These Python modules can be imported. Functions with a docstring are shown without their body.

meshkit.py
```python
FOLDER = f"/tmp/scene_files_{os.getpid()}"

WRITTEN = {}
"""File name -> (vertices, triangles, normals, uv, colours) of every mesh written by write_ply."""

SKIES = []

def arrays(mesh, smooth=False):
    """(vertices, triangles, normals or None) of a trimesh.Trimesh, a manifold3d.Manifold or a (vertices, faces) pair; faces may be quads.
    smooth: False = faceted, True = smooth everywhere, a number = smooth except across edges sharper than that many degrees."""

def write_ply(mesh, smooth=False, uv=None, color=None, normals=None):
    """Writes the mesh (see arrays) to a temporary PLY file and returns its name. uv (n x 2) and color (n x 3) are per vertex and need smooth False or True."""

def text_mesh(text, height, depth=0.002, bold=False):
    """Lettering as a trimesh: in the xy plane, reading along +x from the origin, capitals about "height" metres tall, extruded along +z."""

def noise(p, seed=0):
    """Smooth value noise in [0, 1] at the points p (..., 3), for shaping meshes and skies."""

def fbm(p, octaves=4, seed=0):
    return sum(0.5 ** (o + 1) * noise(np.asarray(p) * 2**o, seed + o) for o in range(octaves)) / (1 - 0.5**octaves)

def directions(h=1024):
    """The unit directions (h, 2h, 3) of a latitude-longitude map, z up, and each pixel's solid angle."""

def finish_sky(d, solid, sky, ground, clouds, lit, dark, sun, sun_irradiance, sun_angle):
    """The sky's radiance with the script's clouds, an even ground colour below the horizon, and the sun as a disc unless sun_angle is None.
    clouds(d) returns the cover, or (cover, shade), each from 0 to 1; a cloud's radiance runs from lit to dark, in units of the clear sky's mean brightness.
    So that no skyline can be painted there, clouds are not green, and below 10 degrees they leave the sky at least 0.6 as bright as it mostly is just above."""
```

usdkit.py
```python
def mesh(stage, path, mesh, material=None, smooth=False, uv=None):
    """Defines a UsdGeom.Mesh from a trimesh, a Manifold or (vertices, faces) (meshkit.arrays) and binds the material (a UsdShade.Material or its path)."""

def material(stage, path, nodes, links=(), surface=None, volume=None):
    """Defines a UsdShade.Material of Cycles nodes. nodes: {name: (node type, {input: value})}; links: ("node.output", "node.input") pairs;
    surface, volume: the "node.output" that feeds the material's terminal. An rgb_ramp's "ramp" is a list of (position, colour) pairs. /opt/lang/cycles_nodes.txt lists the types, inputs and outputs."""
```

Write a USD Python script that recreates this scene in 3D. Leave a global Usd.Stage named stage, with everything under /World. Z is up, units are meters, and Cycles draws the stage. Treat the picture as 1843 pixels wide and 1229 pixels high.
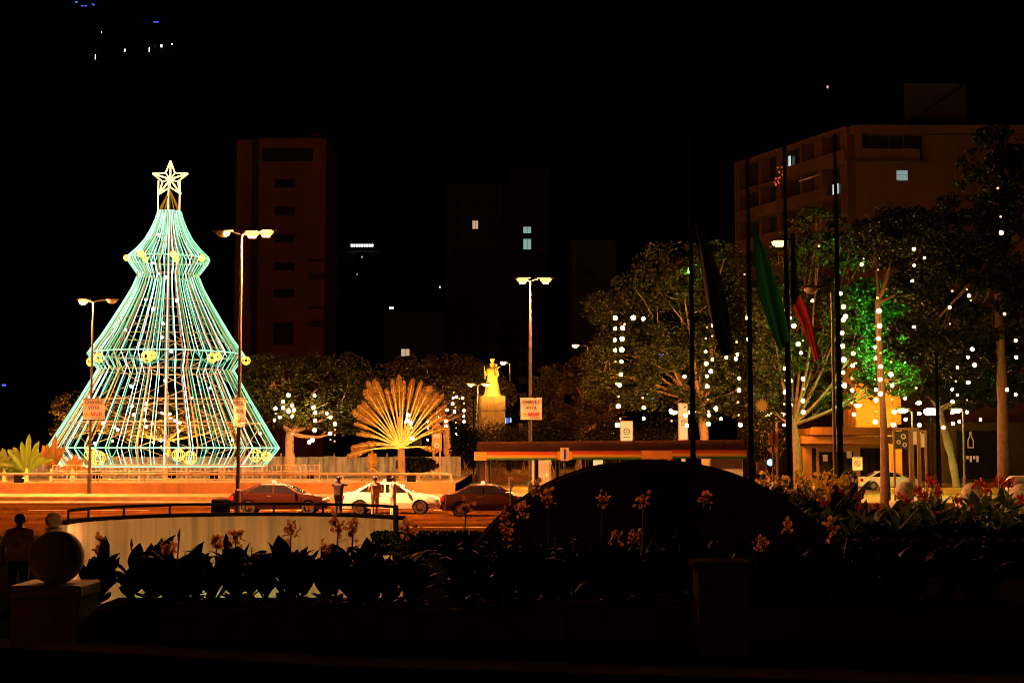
import math, random
import numpy as np
import trimesh, manifold3d
from manifold3d import Manifold, CrossSection
from shapely.geometry import Polygon, Point, box as sbox
from shapely.ops import unary_union
import meshkit, usdkit
from pxr import Usd, UsdGeom, UsdLux, UsdShade, Gf, Sdf, Vt

PI = math.pi
rng = np.random.default_rng(7)
random.seed(7)
stage = Usd.Stage.CreateInMemory()
UsdGeom.SetStageUpAxis(stage, 'Z'); UsdGeom.SetStageMetersPerUnit(stage, 1.0)
UsdGeom.Xform.Define(stage, '/World'); UsdGeom.Scope.Define(stage, '/World/Looks')

# ------------------------------------------------------------------ camera, sky, exposure
F, CX, CY, HC = 2550.0, 921.5, 614.5, 2.9
TILT = math.atan(197.5 / F)
cam = UsdGeom.Camera.Define(stage, '/World/camera')
cam.AddTranslateOp().Set((0, 0, HC)); cam.AddRotateXOp().Set(90 + math.degrees(TILT))
cam.CreateHorizontalApertureAttr(36.0); cam.CreateVerticalApertureAttr(24.0)
cam.CreateFocalLengthAttr(36.0 * F / 1843); cam.CreateClippingRangeAttr((0.1, 20000.0))
cam.CreateExposureAttr(0.0)
sky_m = usdkit.material(stage, '/World/Looks/night_sky', {
    's': ('sky_texture', {'sky_type': 'single_scattering', 'sun_disc': False, 'sun_elevation': 0.02, 'sun_rotation': 3.1}),
    'b': ('background_shader', {'strength': 0.00004})}, [('s.color', 'b.color')], surface='b.background')
dome = UsdLux.DomeLight.Define(stage, '/World/sky')
UsdShade.MaterialBindingAPI.Apply(dome.GetPrim()).Bind(sky_m)
dome.GetPrim().SetCustomDataByKey('kind', 'structure')

def W(px, py, Y):
    """The point of the place that is seen at a pixel of the photograph and lies Y metres ahead."""
    v = CY - py
    d = np.array([px - CX, F * math.cos(TILT) - v * math.sin(TILT), F * math.sin(TILT) + v * math.cos(TILT)])
    return d * (Y / d[1]) + np.array([0, 0, HC])
def G(px, py, z=0.0):
    v = CY - py
    d = np.array([px - CX, F * math.cos(TILT) - v * math.sin(TILT), F * math.sin(TILT) + v * math.cos(TILT)])
    return d * ((z - HC) / d[2]) + np.array([0, 0, HC])

# ------------------------------------------------------------------ helpers
names = {}
def numbered(parent, name):
    k = (parent, name); n = names.get(k, 0); names[k] = n + 1
    return f'{parent}/{name}' if n == 0 else f'{parent}/{name}_{n:03d}'
def data(p, label=None, cat=None, group=None, kind=None):
    for k, v in (('label', label), ('category', cat), ('group', group), ('kind', kind)):
        if v: p.SetCustomDataByKey(k, v)
def thing(name, label, cat, loc=(0, 0, 0), rotz=0, group=None, scale=None):
    x = UsdGeom.Xform.Define(stage, numbered('/World', name))
    x.AddTranslateOp().Set(tuple(map(float, loc))); x.AddRotateZOp().Set(float(math.degrees(rotz)))
    if scale is not None: x.AddScaleOp().Set(tuple(map(float, np.broadcast_to(scale, 3))))
    data(x.GetPrim(), label, cat, group)
    return x.GetPrim()
def obj(name, mesh, m, parent=None, label=None, cat=None, group=None, kind=None, smooth=False):
    path = numbered(str(parent.GetPath()) if parent else '/World', name)
    if isinstance(mesh, list): mesh = join(mesh)
    p = usdkit.mesh(stage, path, mesh, m, smooth).GetPrim()
    data(p, label, cat, group, kind)
    return p
def dup(root, loc, rotz=0, label=None, group=None, scale=None, name=None):
    was = root.GetCustomData()
    r = thing(name or base_of(root), label or was['label'], was['category'], loc, rotz, group or was.get('group'), 1.0 if scale is None else scale)
    r.GetReferences().AddInternalReference(root.GetPath()); r.SetInstanceable(True)
    return r
def base_of(p):
    n = p.GetName()
    return n[:-4] if len(n) > 4 and n[-4] == '_' and n[-3:].isdigit() else n
def arr(m):
    v, f, _ = meshkit.arrays(m); return v, f
def join(ms):
    vs, fs, n = [], [], 0
    for m in ms:
        v, f = arr(m); vs.append(v); fs.append(f + n); n += len(v)
    return np.vstack(vs), np.vstack(fs)
def mv(m, t=(0, 0, 0), rz=0, rx=0, ry=0, s=1):
    v, f = arr(m); v = v * np.asarray(s, float)
    for ang, (a, b) in ((rx, (1, 2)), (ry, (2, 0)), (rz, (0, 1))):
        if ang:
            c, d = math.cos(ang), math.sin(ang); va = v[:, a] * c - v[:, b] * d; vb = v[:, a] * d + v[:, b] * c
            v = v.copy(); v[:, a] = va; v[:, b] = vb
    return v + np.asarray(t, float), f
BV = np.array([[x, y, z] for x in (-.5, .5) for y in (-.5, .5) for z in (-.5, .5)], float)
BF = np.array([[0, 1, 3], [0, 3, 2], [4, 6, 7], [4, 7, 5], [0, 4, 5], [0, 5, 1], [2, 3, 7], [2, 7, 6], [0, 2, 6], [0, 6, 4], [1, 5, 7], [1, 7, 3]])
def bx(x0, x1, y0, y1, z0, z1):
    return BV * [x1 - x0, y1 - y0, z1 - z0] + [(x0 + x1) / 2, (y0 + y1) / 2, (z0 + z1) / 2], BF
def bev(x0, x1, y0, y1, z0, z1, b=.02):
    pts = []
    for sx in (0, 1):
        for sy in (0, 1):
            for sz in (0, 1):
                c = np.array([(x0, x1)[sx], (y0, y1)[sy], (z0, z1)[sz]]); d = np.array([1 - 2 * sx, 1 - 2 * sy, 1 - 2 * sz]) * b
                for a in range(3):
                    q = c + d; q[a] = c[a]; pts.append(q)
    return trimesh.convex.convex_hull(np.array(pts))
def tube(pts, rad, n=6, closed=False, caps=True):
    pts = np.asarray(pts, float); k = len(pts); rad = np.broadcast_to(np.asarray(rad, float), k)
    if closed: t = np.roll(pts, -1, 0) - np.roll(pts, 1, 0)
    else: t = np.gradient(pts, axis=0)
    t /= np.maximum(np.linalg.norm(t, axis=1, keepdims=True), 1e-9)
    ref = np.array([0, 0, 1.0]) if abs(t[0, 2]) < .9 else np.array([1.0, 0, 0])
    v, out = ref, []
    for i in range(k):
        v = v - t[i] * (v @ t[i]); v /= max(np.linalg.norm(v), 1e-9)
        w = np.cross(t[i], v); a = np.arange(n) * 2 * PI / n
        out.append(pts[i] + rad[i] * (np.cos(a)[:, None] * v + np.sin(a)[:, None] * w))
    V = np.vstack(out); f = []
    for i in range(k if closed else k - 1):
        j = (i + 1) % k
        for q in range(n):
            r = (q + 1) % n; a, b, c, d = i * n + q, i * n + r, j * n + r, j * n + q
            f += [[a, b, c], [a, c, d]]
    if caps and not closed:
        V = np.vstack([V, pts[:1], pts[-1:]]); e = len(V)
        for q in range(n):
            r = (q + 1) % n; f += [[e - 2, r, q], [e - 1, (k - 1) * n + q, (k - 1) * n + r]]
    return V, np.array(f)
def lathe(prof, n=24):
    prof = np.asarray(prof, float); a = np.arange(n) * 2 * PI / n
    V = np.vstack([np.c_[r * np.cos(a), r * np.sin(a), np.full(n, z)] for r, z in prof]); f = []
    for i in range(len(prof) - 1):
        for q in range(n):
            r = (q + 1) % n; A, B, C, D = i * n + q, i * n + r, (i + 1) * n + r, (i + 1) * n + q
            f += [[A, B, C], [A, C, D]]
    return V, np.array(f)
def ball(r, sub=2, t=(0, 0, 0), s=(1, 1, 1)):
    m = trimesh.creation.icosphere(subdivisions=sub, radius=r); return np.array(m.vertices) * s + t, np.array(m.faces)
def sheet(poly, z):
    v, f = trimesh.creation.triangulate_polygon(poly, engine='earcut')
    v3 = np.c_[v, np.full(len(v), z)]
    n = np.cross(v3[f[:, 1]] - v3[f[:, 0]], v3[f[:, 2]] - v3[f[:, 0]])[:, 2]
    f = np.where((n < 0)[:, None], f[:, ::-1], f)
    return v3, f
def prism(poly, h, z=0):
    m = trimesh.creation.extrude_polygon(poly, h, engine='earcut'); return np.array(m.vertices) + [0, 0, z], np.array(m.faces)
def upright(m, t=(0, 0, 0), rz=0):          # from the xy plane to a wall that faces -y
    v, f = arr(m); v = np.c_[v[:, 0], -v[:, 2], v[:, 1]]
    return mv((v, f), t, rz)
def text(s, h, cx, y, z, bold=True, d=.01):
    m = meshkit.text_mesh(s, h, d, bold); v, f = arr(m); v = v - [(v[:, 0].min() + v[:, 0].max()) / 2, 0, 0]
    return upright((v, f), (cx, y, z))
def grid_mesh(P):
    a, b = P.shape[:2]; i = np.arange(a * b).reshape(a, b)
    q = np.stack([i[:-1, :-1], i[1:, :-1], i[1:, 1:], i[:-1, 1:]], -1).reshape(-1, 4)
    return P.reshape(-1, 3), np.vstack([q[:, [0, 1, 2]], q[:, [0, 2, 3]]])
def smoothpath(pts, n=12):
    pts = np.asarray(pts, float); t = np.linspace(0, 1, len(pts)); u = np.linspace(0, 1, n)
    from scipy.interpolate import PchipInterpolator
    return PchipInterpolator(t, pts)(u)

# ------------------------------------------------------------------ materials
def mat(name, col, rough=.6, var=.25, scale=3.0, bump=0.0, metallic=0.0, fine=None, spec=None, stain=None):
    n = {'tc': ('texture_coordinate', {}), 'no': ('noise_texture', {'scale': scale, 'detail': 5.0, 'roughness': .6}),
         'r': ('rgb_ramp', {'ramp': [(.25, tuple(c * (1 - var) for c in col)), (.75, tuple(min(1, c * (1 + var)) for c in col))]}),
         'p': ('principled_bsdf', {'roughness': rough, 'metallic': metallic})}
    l = [('tc.object', 'no.vector'), ('no.fac', 'r.fac')]
    last = 'r.color'
    if stain:
        n['mp'] = ('mapping', {'scale': (stain[1], stain[1], stain[2])}); n['n2'] = ('noise_texture', {'scale': 1.0, 'detail': 4.0})
        n['r2'] = ('rgb_ramp', {'ramp': [(.42, (1, 1, 1)), (.68, tuple([stain[0]] * 3))]}); n['mx'] = ('mix_color', {'blend_type': 'multiply', 'fac': 1.0})
        l += [('tc.object', 'mp.vector'), ('mp.vector', 'n2.vector'), ('n2.fac', 'r2.fac'), (last, 'mx.a'), ('r2.color', 'mx.b')]; last = 'mx.result'
    l.append((last, 'p.base_color'))
    if bump:
        n['nb'] = ('noise_texture', {'scale': fine or scale * 8, 'detail': 4.0}); n['bp'] = ('bump', {'strength': bump, 'distance': .02})
        l += [('tc.object', 'nb.vector'), ('nb.fac', 'bp.height'), ('bp.normal', 'p.normal')]
    if spec is not None:                          # quite matt: no gloss even at a grazing view
        n['p'] = ('diffuse_bsdf', {'roughness': .6}); l = [(a, b.replace('p.base_color', 'p.color')) for a, b in l]
    return usdkit.material(stage, f'/World/Looks/{name}', n, l, surface='p.BSDF')
def glow(name, col, strength):
    return usdkit.material(stage, f'/World/Looks/{name}', {'e': ('emission', {'color': col, 'strength': float(strength)})}, [], surface='e.emission')
def leafmat(name, col, trans=.35, var=.5, rough=.6, spec=.12):
    return usdkit.material(stage, f'/World/Looks/{name}', {
        'g': ('geometry', {}), 'r': ('rgb_ramp', {'ramp': [(0, tuple(c * (1 - var) for c in col)), (1, tuple(c * (1 + var) for c in col))]}),
        'p': ('principled_bsdf', {'roughness': rough, 'specular_ior_level': spec}), 't': ('translucent_bsdf', {}), 'm': ('mix_closure', {'fac': trans})},
        [('g.random_per_island', 'r.fac'), ('r.color', 'p.base_color'), ('r.color', 't.color'), ('p.BSDF', 'm.closure1'), ('t.BSDF', 'm.closure2')], surface='m.closure')

SOD = (1.0, .31, .085)
M = dict(
    paving=mat('paving', (.26, .17, .055), .8, .25, .8, .4, fine=25, stain=(.65, .5, 1)),
    soil=mat('soil', (.02, .016, .011), .95, .4, 4, .8, spec=0),
    lawn=mat('lawn', (.006, .007, .003), .95, .4, 3, .8, spec=.05),
    concrete=mat('concrete', (.25, .115, .022), .8, .2, 1.5, .4, stain=(.6, .6, .15)),
    stone=mat('stone', (.34, .31, .27), .8, .25, 3, .6, stain=(.65, 1.2, .6)),
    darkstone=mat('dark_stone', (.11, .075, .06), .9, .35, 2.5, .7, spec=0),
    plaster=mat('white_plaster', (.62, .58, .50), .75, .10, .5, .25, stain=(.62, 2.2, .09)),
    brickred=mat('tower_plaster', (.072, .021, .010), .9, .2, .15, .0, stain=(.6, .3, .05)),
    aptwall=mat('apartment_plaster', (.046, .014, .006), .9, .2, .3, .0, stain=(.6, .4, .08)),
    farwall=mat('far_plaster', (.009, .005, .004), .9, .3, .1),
    darkwin=mat('dark_window', (.012, .012, .014), .12, .2, 2),
    hill=mat('hill_forest', (.015, .02, .012), .95, .5, .02),
    steel=mat('galvanised_steel', (.42, .40, .38), .45, .2, 4, metallic=.6),
    rail=mat('painted_rail', (.24, .15, .07), .5, .2, 2),
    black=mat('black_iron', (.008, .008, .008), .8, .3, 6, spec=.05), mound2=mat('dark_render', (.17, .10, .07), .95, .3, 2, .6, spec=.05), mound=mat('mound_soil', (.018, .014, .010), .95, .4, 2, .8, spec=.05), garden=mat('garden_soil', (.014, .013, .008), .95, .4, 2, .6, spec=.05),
    pole=mat('lamp_pole_paint', (.045, .030, .020), .5, .2, 3),
    flagpole=mat('flagpole_paint', (.010, .010, .012), .55, .3, 2, spec=.15),
    frame=mat('frame_steel', (.40, .28, .18), .5, .2, 4, metallic=.2),
    sheet=mat('zinc_sheet', (.52, .50, .46), .5, .15, .8, stain=(.55, 2.0, .35)),
    sheet2=mat('worn_zinc_sheet', (.42, .39, .35), .6, .2, .8, stain=(.5, 2.0, .35)),
    bark=mat('bark', (.22, .12, .06), .9, .35, 5, .9, fine=25),
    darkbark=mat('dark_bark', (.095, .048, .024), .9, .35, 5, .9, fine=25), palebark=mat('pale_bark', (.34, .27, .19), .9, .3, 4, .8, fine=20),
    gold=mat('gilded_bronze', (.80, .55, .18), .38, .2, 4, .2, metallic=.35),
    white=mat('white_paint', (.72, .71, .68), .5, .05, 3),
    carwhite=mat('white_car_paint', (.74, .72, .68), .25, .03, 2),
    carred=mat('red_car_paint', (.020, .0035, .002), .3, .08, 2),
    carmaroon=mat('maroon_car_paint', (.022, .005, .004), .28, .08, 2),
    carglass=mat('car_glass', (.01, .01, .012), .06, .1, 1),
    tyre=mat('tyre_rubber', (.018, .018, .018), .85, .2, 8), rim=mat('wheel_alloy', (.5, .5, .5), .3, .1, 3, metallic=.8),
    taillight=mat('tail_light', (.35, .02, .015), .2, .1, 2), headlight=mat('headlight_lens', (.6, .6, .58), .1, .05, 2),
    plate=mat('number_plate', (.6, .58, .5), .5, .1, 3),
    ornament=glow('orange_ornament', (1, .28, .03), .45), shopdark=mat('dark_shop_paint', (.03, .025, .022), .8, .3, 1), skin_dark=mat('dark_skin', (.10, .055, .035), .55, .1, 4), skin=mat('tan_skin', (.36, .21, .14), .55, .1, 4),
    hair=mat('dark_hair', (.012, .010, .009), .6, .2, 20), shirt_dark=mat('dark_shirt', (.025, .022, .025), .85, .2, 6),
    trouser=mat('dark_trousers', (.03, .03, .04), .85, .2, 6), shirt_pale=mat('pale_shirt', (.52, .46, .38), .85, .1, 6),
    shirt_tan=mat('tan_shirt', (.36, .27, .19), .85, .15, 6), trouser_tan=mat('khaki_trousers', (.30, .22, .15), .85, .15, 6),
    shirt_print=mat('printed_shirt', (.40, .33, .26), .85, .75, 14), camera=mat('camera_body', (.02, .02, .02), .4, .1, 5),
    barrel=mat('canopy_plastic', (.022, .010, .006), .6, .3, 1.2, spec=.2),
    fascia_plain=mat('orange_fascia', (.42, .19, .025), .5, .1, 2),
    banner=mat('white_banner', (.72, .70, .64), .8, .05, 4), ink=mat('dark_ink', (.04, .025, .02), .7, .1, 4), inkred=mat('red_ink', (.55, .05, .03), .7, .1, 4),
    inkyellow=mat('yellow_ink', (.75, .5, .05), .7, .1, 4),
    signwhite=mat('sign_white', (.55, .53, .48), .5, .1, 3), signorange=mat('sign_orange', (.5, .2, .05), .5, .1, 3),
    foil=mat('foil_wrap', (.6, .58, .52), .22, .2, 1.2, .9, metallic=.85, fine=5),
    flag_green=leafmat('green_flag', (.004, .045, .012), .5, .1, .8), flag_red=leafmat('red_flag', (.26, .024, .008), .5, .1, .8), flag_dark=mat('dark_flag', (.008, .006, .008), .8, .2, 3),
    kiosk=mat('kiosk_render', (.22, .105, .04), .7, .2, 1.0, stain=(.7, .5, .3)), ochre=mat('ochre_wall', (.62, .36, .10), .8, .12, .4, stain=(.75, .6, .08)),
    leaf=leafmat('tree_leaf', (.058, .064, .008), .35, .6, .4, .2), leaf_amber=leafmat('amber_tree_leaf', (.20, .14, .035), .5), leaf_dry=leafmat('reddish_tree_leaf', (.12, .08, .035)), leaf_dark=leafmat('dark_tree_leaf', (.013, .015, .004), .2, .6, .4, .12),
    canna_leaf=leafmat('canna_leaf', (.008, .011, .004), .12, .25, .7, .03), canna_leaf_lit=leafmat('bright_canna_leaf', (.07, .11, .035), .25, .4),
    palm_leaf=leafmat('fan_leaf', (.19, .105, .025), .35, .12), banana_leaf=leafmat('banana_leaf', (.15, .22, .03), .4, .3), stalk=mat('leaf_stalk', (.34, .30, .13), .5, .2, 3),
    petal_peach=leafmat('peach_petal', (.62, .29, .075), .5, .25), petal_yellow=leafmat('yellow_petal', (.75, .55, .08), .35, .2), petal_red=leafmat('red_petal', (.55, .06, .02), .3, .3),
    stem=mat('canna_stem', (.05, .06, .025), .6, .2, 5),
    # things that give off light
    sodium=glow('sodium_lamp', SOD, 70000), sodium_low=glow('small_sodium_lamp', (1, .30, .025), 1300), sodium_weak=glow('weak_sodium_lamp', (1, .22, .012), 65), garden_lamp=glow('garden_lamp_glass', (1, .22, .03), 26), sodium_bowl=glow('sodium_lamp_bowl', (1, .42, .08), 4.5), sodium_mid=glow('yellow_sodium_lamp', (1, .36, .03), 480), warm_lamp=glow('warm_white_lamp', (1, .47, .12), 2600), sodium_far=glow('far_sodium_lamp', (1, .15, .006), 500),
    flood=glow('warm_floodlight', (1, .42, .10), 1200), flood_amber=glow('amber_floodlight', (1, .34, .03), 1700), flood_gold=glow('gold_floodlight', (1, .42, .035), 3000), flood_statue=glow('statue_floodlight_lens', (1, .58, .08), 6000), flood_lime=glow('lime_floodlight', (.75, .85, .06), 700),
    flood_amber2=glow('bright_amber_floodlight', (1, .42, .05), 12000), uplight=glow('amber_uplight', (1, .34, .04), 6000), uplight_low=glow('dim_amber_uplight', (1, .36, .04), 600), flood_green=glow('green_floodlight', (.07, 1, .12), 9000), tube_green=glow('green_tube_lamp', (.08, 1, .28), 16), green_lamp=glow('green_white_lamp', (.35, 1, .45), 160),
    bulb_dim=glow('weak_warm_bulb', (1, .55, .20), 1.9), bulb=glow('warm_bulb', (1, .56, .13), 260), bulb_cool=glow('cool_bulb', (1, .62, .24), 200),
    rope_bright=glow('white_mint_light_rope', (.60, 1, .72), 2.0), rope_green=glow('green_light_rope', (.26, .95, .42), 1.15), rope=glow('mint_light_rope', (.40, 1, .54), 1.5), rope_teal=glow('teal_light_rope', (.16, .78, .50), .7), rope_dim=glow('dim_light_rope', (.30, .62, .26), .5),
    rope_gold=glow('gold_light_rope', (1, .62, .08), 2.6), rope_star=glow('star_light_rope', (1, .66, .22), 3.0), rope_amber=glow('amber_light_rope', (1, .42, .05), .35),
    strobe=glow('blue_white_strobe', (.6, .65, 1), 14), winwhite=glow('lit_window', (.80, .92, .95), .75), wincyan=glow('pale_cyan_window', (.45, .72, .66), .5), winwarm=glow('warm_window', (1, .62, .36), .6),
    winblue=glow('blue_hill_light', (.10, .14, .9), 1.2), winspark=glow('white_hill_light', (1, .97, .95), 1.8), winred=glow('red_window_lights', (1, .12, .05), .7), signdim=glow('dim_lit_sign', (1, .45, .15), .45), signlit=glow('lit_sign', (1, .62, .22), .95),
    signblue=glow('blue_white_sign', (.35, .6, 1), 2.2), taxilit=glow('taxi_roof_light', (1, .75, .35), 1.1),
)
for o in ('hair',): pass
M['asphalt'] = usdkit.material(stage, '/World/Looks/asphalt', {     # worn into bands along the lanes
    'tc': ('texture_coordinate', {}), 'mp': ('mapping', {'scale': (.012, .42, 1)}), 'n': ('noise_texture', {'scale': 1.0, 'detail': 5.0, 'roughness': .62}), 'n2': ('noise_texture', {'scale': 5.0, 'detail': 4.0}),
    'r': ('rgb_ramp', {'ramp': [(.30, (.026, .0085, .0014)), (.52, (.046, .017, .003)), (.70, (.085, .040, .009))]}), 'r2': ('rgb_ramp', {'ramp': [(.3, (.75, .75, .75)), (.7, (1.15, 1.15, 1.15))]}),
    'mx': ('mix_color', {'blend_type': 'multiply', 'fac': 1.0}), 'p': ('diffuse_bsdf', {'roughness': .5})},
    [('tc.object', 'mp.vector'), ('mp.vector', 'n.vector'), ('tc.object', 'n2.vector'), ('n.fac', 'r.fac'), ('n2.fac', 'r2.fac'), ('r.color', 'mx.a'), ('r2.color', 'mx.b'), ('mx.result', 'p.color')], surface='p.BSDF')
M['rainbow'] = usdkit.material(stage, '/World/Looks/striped_fascia', {
    'tc': ('texture_coordinate', {}), 'x': ('separate_xyz', {}), 'mr': ('map_range', {'from_min': -.21, 'from_max': .21}),
    'r': ('rgb_ramp', {'ramp': [(0, (.012, .07, .02)), (.22, (.02, .09, .02)), (.36, (.40, .25, .02)), (.50, (.40, .24, .02)), (.66, (.30, .045, .008)), (1, (.24, .025, .008))]}),
    'p': ('principled_bsdf', {'roughness': .5})},
    [('tc.object', 'x.vector'), ('x.z', 'mr.value'), ('mr.result', 'r.fac'), ('r.color', 'p.base_color')], surface='p.BSDF')

# ------------------------------------------------------------------ the ground
ARC = []                                        # the curved far wall of the sunken court, plan
A0, A1, A2 = np.array([-15.2, 48.8]), np.array([-10.9, 55.2]), np.array([-4.3, 52.4])
def circ(a, b, c):
    m = np.array([b - a, c - a]) * 2; r = np.array([b @ b - a @ a, c @ c - a @ a]); o = np.linalg.solve(m, r); return o, np.linalg.norm(a - o)
CO, CR = circ(A0, A1, A2)
t0, t1 = [math.atan2(*(q - CO)[::-1]) for q in (A0, A2)]
if t0 < 0: t0 += 2 * PI
ARC = [CO + CR * np.array([math.cos(t), math.sin(t)]) for t in np.linspace(t0, t1, 33)]
NEARL, NEARR = np.array([-7.55, 25.2]), np.array([-1.95, 25.2])
PIT = Polygon([tuple(NEARR), tuple(NEARL)] + [tuple(p) for p in ARC])
obj('ground', sheet(sbox(-3500, -60, 3500, 4200).difference(PIT.buffer(.12)), 0), M['paving'], kind='structure')
ROAD = sbox(-160, 49.6, 160, 80.4).difference(PIT.buffer(.5))
obj('road', sheet(ROAD, .004), M['asphalt'], kind='structure')
obj('gutter', sheet(sbox(-160, 80.4, 160, 83.4), .006), M['concrete'], kind='structure')
obj('far_pavement', [bx(-160, -3.6, 83.4, 90, 0, .25)], M['paving'], kind='structure')
obj('side_pavement', [bx(-3.6, 15, 83.4, 128, 0, .16)], M['paving'], kind='structure')
obj('plaza', [bx(-160, -3.6, 90.36, 240, 0, .85), bx(-3.6, 14, 128.36, 240, 0, .85)], M['paving'], kind='structure')
obj('garden_ground', sheet(sbox(-60, 16, 60, 49.5).difference(PIT.buffer(.13)), .003), M['garden'], kind='structure')
obj('lawn', sheet(Polygon([tuple(G(px, py)[:2]) for px, py in ((-900, 1130), (130, 1172), (580, 1200), (1340, 1220), (2300, 1250))] + [(14, 2), (-14, 2)]), .007), M['lawn'], kind='structure')
# lane lines
for k, (x0, x1, y) in enumerate([(-34, -28, 70.6), (-24, -18, 70.6), (-14, -8, 70.6), (-4, 2, 70.6), (6, 12, 70.6)]):
    obj('lane_line', sheet(sbox(x0, y, x1, y + .14), .008), M['white'], kind='structure')
obj('kerb', tube([G(px, py) + [0, 0, .02] for px, py in ((-200, 1155), (130, 1170), (340, 1181), (580, 1195), (960, 1207), (1340, 1218), (2000, 1238))], .10, 8), M['stone'], kind='structure')
obj('lane_line', sheet(sbox(-3.9, 54.4, 3.0, 54.5), .008), M['white'], kind='structure')

# sunken court
def arcwall(pts, z0, z1, th):
    line = [np.asarray(p) for p in pts]; d = np.gradient(np.array(line), axis=0); n = np.c_[-d[:, 1], d[:, 0]]; n /= np.linalg.norm(n, axis=1, keepdims=True)
    out = np.array(line) + n * th
    if (np.linalg.norm(out - CO, axis=1).mean() < CR) and th > 0: out = np.array(line) - n * th
    P = np.stack([np.c_[line, np.full(len(line), z)] for z in (z0, z1)] + [np.c_[out, np.full(len(line), z)] for z in (z1, z0)], 1)
    P = np.concatenate([P, P[:, :1]], 1); v, f = grid_mesh(P)
    e0, e1 = 0, (len(line) - 1) * 5
    return v, np.vstack([f, [[e0, e0 + 1, e0 + 2], [e0, e0 + 2, e0 + 3], [e1, e1 + 2, e1 + 1], [e1, e1 + 3, e1 + 2]]])
PZ = .53
t = thing('court_wall', 'curved pale plastered wall of the sunken court with black railing on top', 'wall')
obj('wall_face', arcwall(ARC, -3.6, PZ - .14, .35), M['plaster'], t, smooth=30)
obj('coping', arcwall(ARC, PZ - .137, PZ, .42), M['black'], t)
rp = [np.r_[p * .997 + CO * .003, PZ + .34] for p in ARC]
obj('top_rail', tube(rp, .055, 8), M['black'], t)
for k in range(0, 33, 4): obj('rail_post', tube([np.r_[rp[k][:2], PZ - .02], rp[k]], .04, 6), M['black'], t)
t = thing('court_side_wall', 'dark side wall of the sunken court below its right handrail', 'wall')
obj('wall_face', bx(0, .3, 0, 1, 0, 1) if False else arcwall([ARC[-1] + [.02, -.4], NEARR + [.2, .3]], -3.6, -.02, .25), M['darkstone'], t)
hr = [np.r_[ARC[-1], PZ + .36], np.r_[ARC[-1] + (NEARR - ARC[-1]) * .10, .32], np.r_[ARC[-1] + (NEARR - ARC[-1]) * .2, -.1]]
obj('handrail', tube(hr, .075, 8), M['black'], t)
obj('handrail', tube([p - [0, 0, .45] for p in hr], .06, 8), M['black'], t)
obj('newel_post', tube([np.r_[ARC[-1] + [.05, -.05], -.1], np.r_[ARC[-1] + [.05, -.05], PZ + .40]], .08, 8), M['black'], t)
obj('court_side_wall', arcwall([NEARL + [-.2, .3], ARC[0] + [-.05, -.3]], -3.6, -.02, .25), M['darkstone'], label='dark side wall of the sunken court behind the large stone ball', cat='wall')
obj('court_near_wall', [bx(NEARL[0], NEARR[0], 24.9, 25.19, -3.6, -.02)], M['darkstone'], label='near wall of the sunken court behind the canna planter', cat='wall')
obj('court_floor', sheet(PIT.buffer(.3), -3.6), M['stone'], kind='structure')
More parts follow.
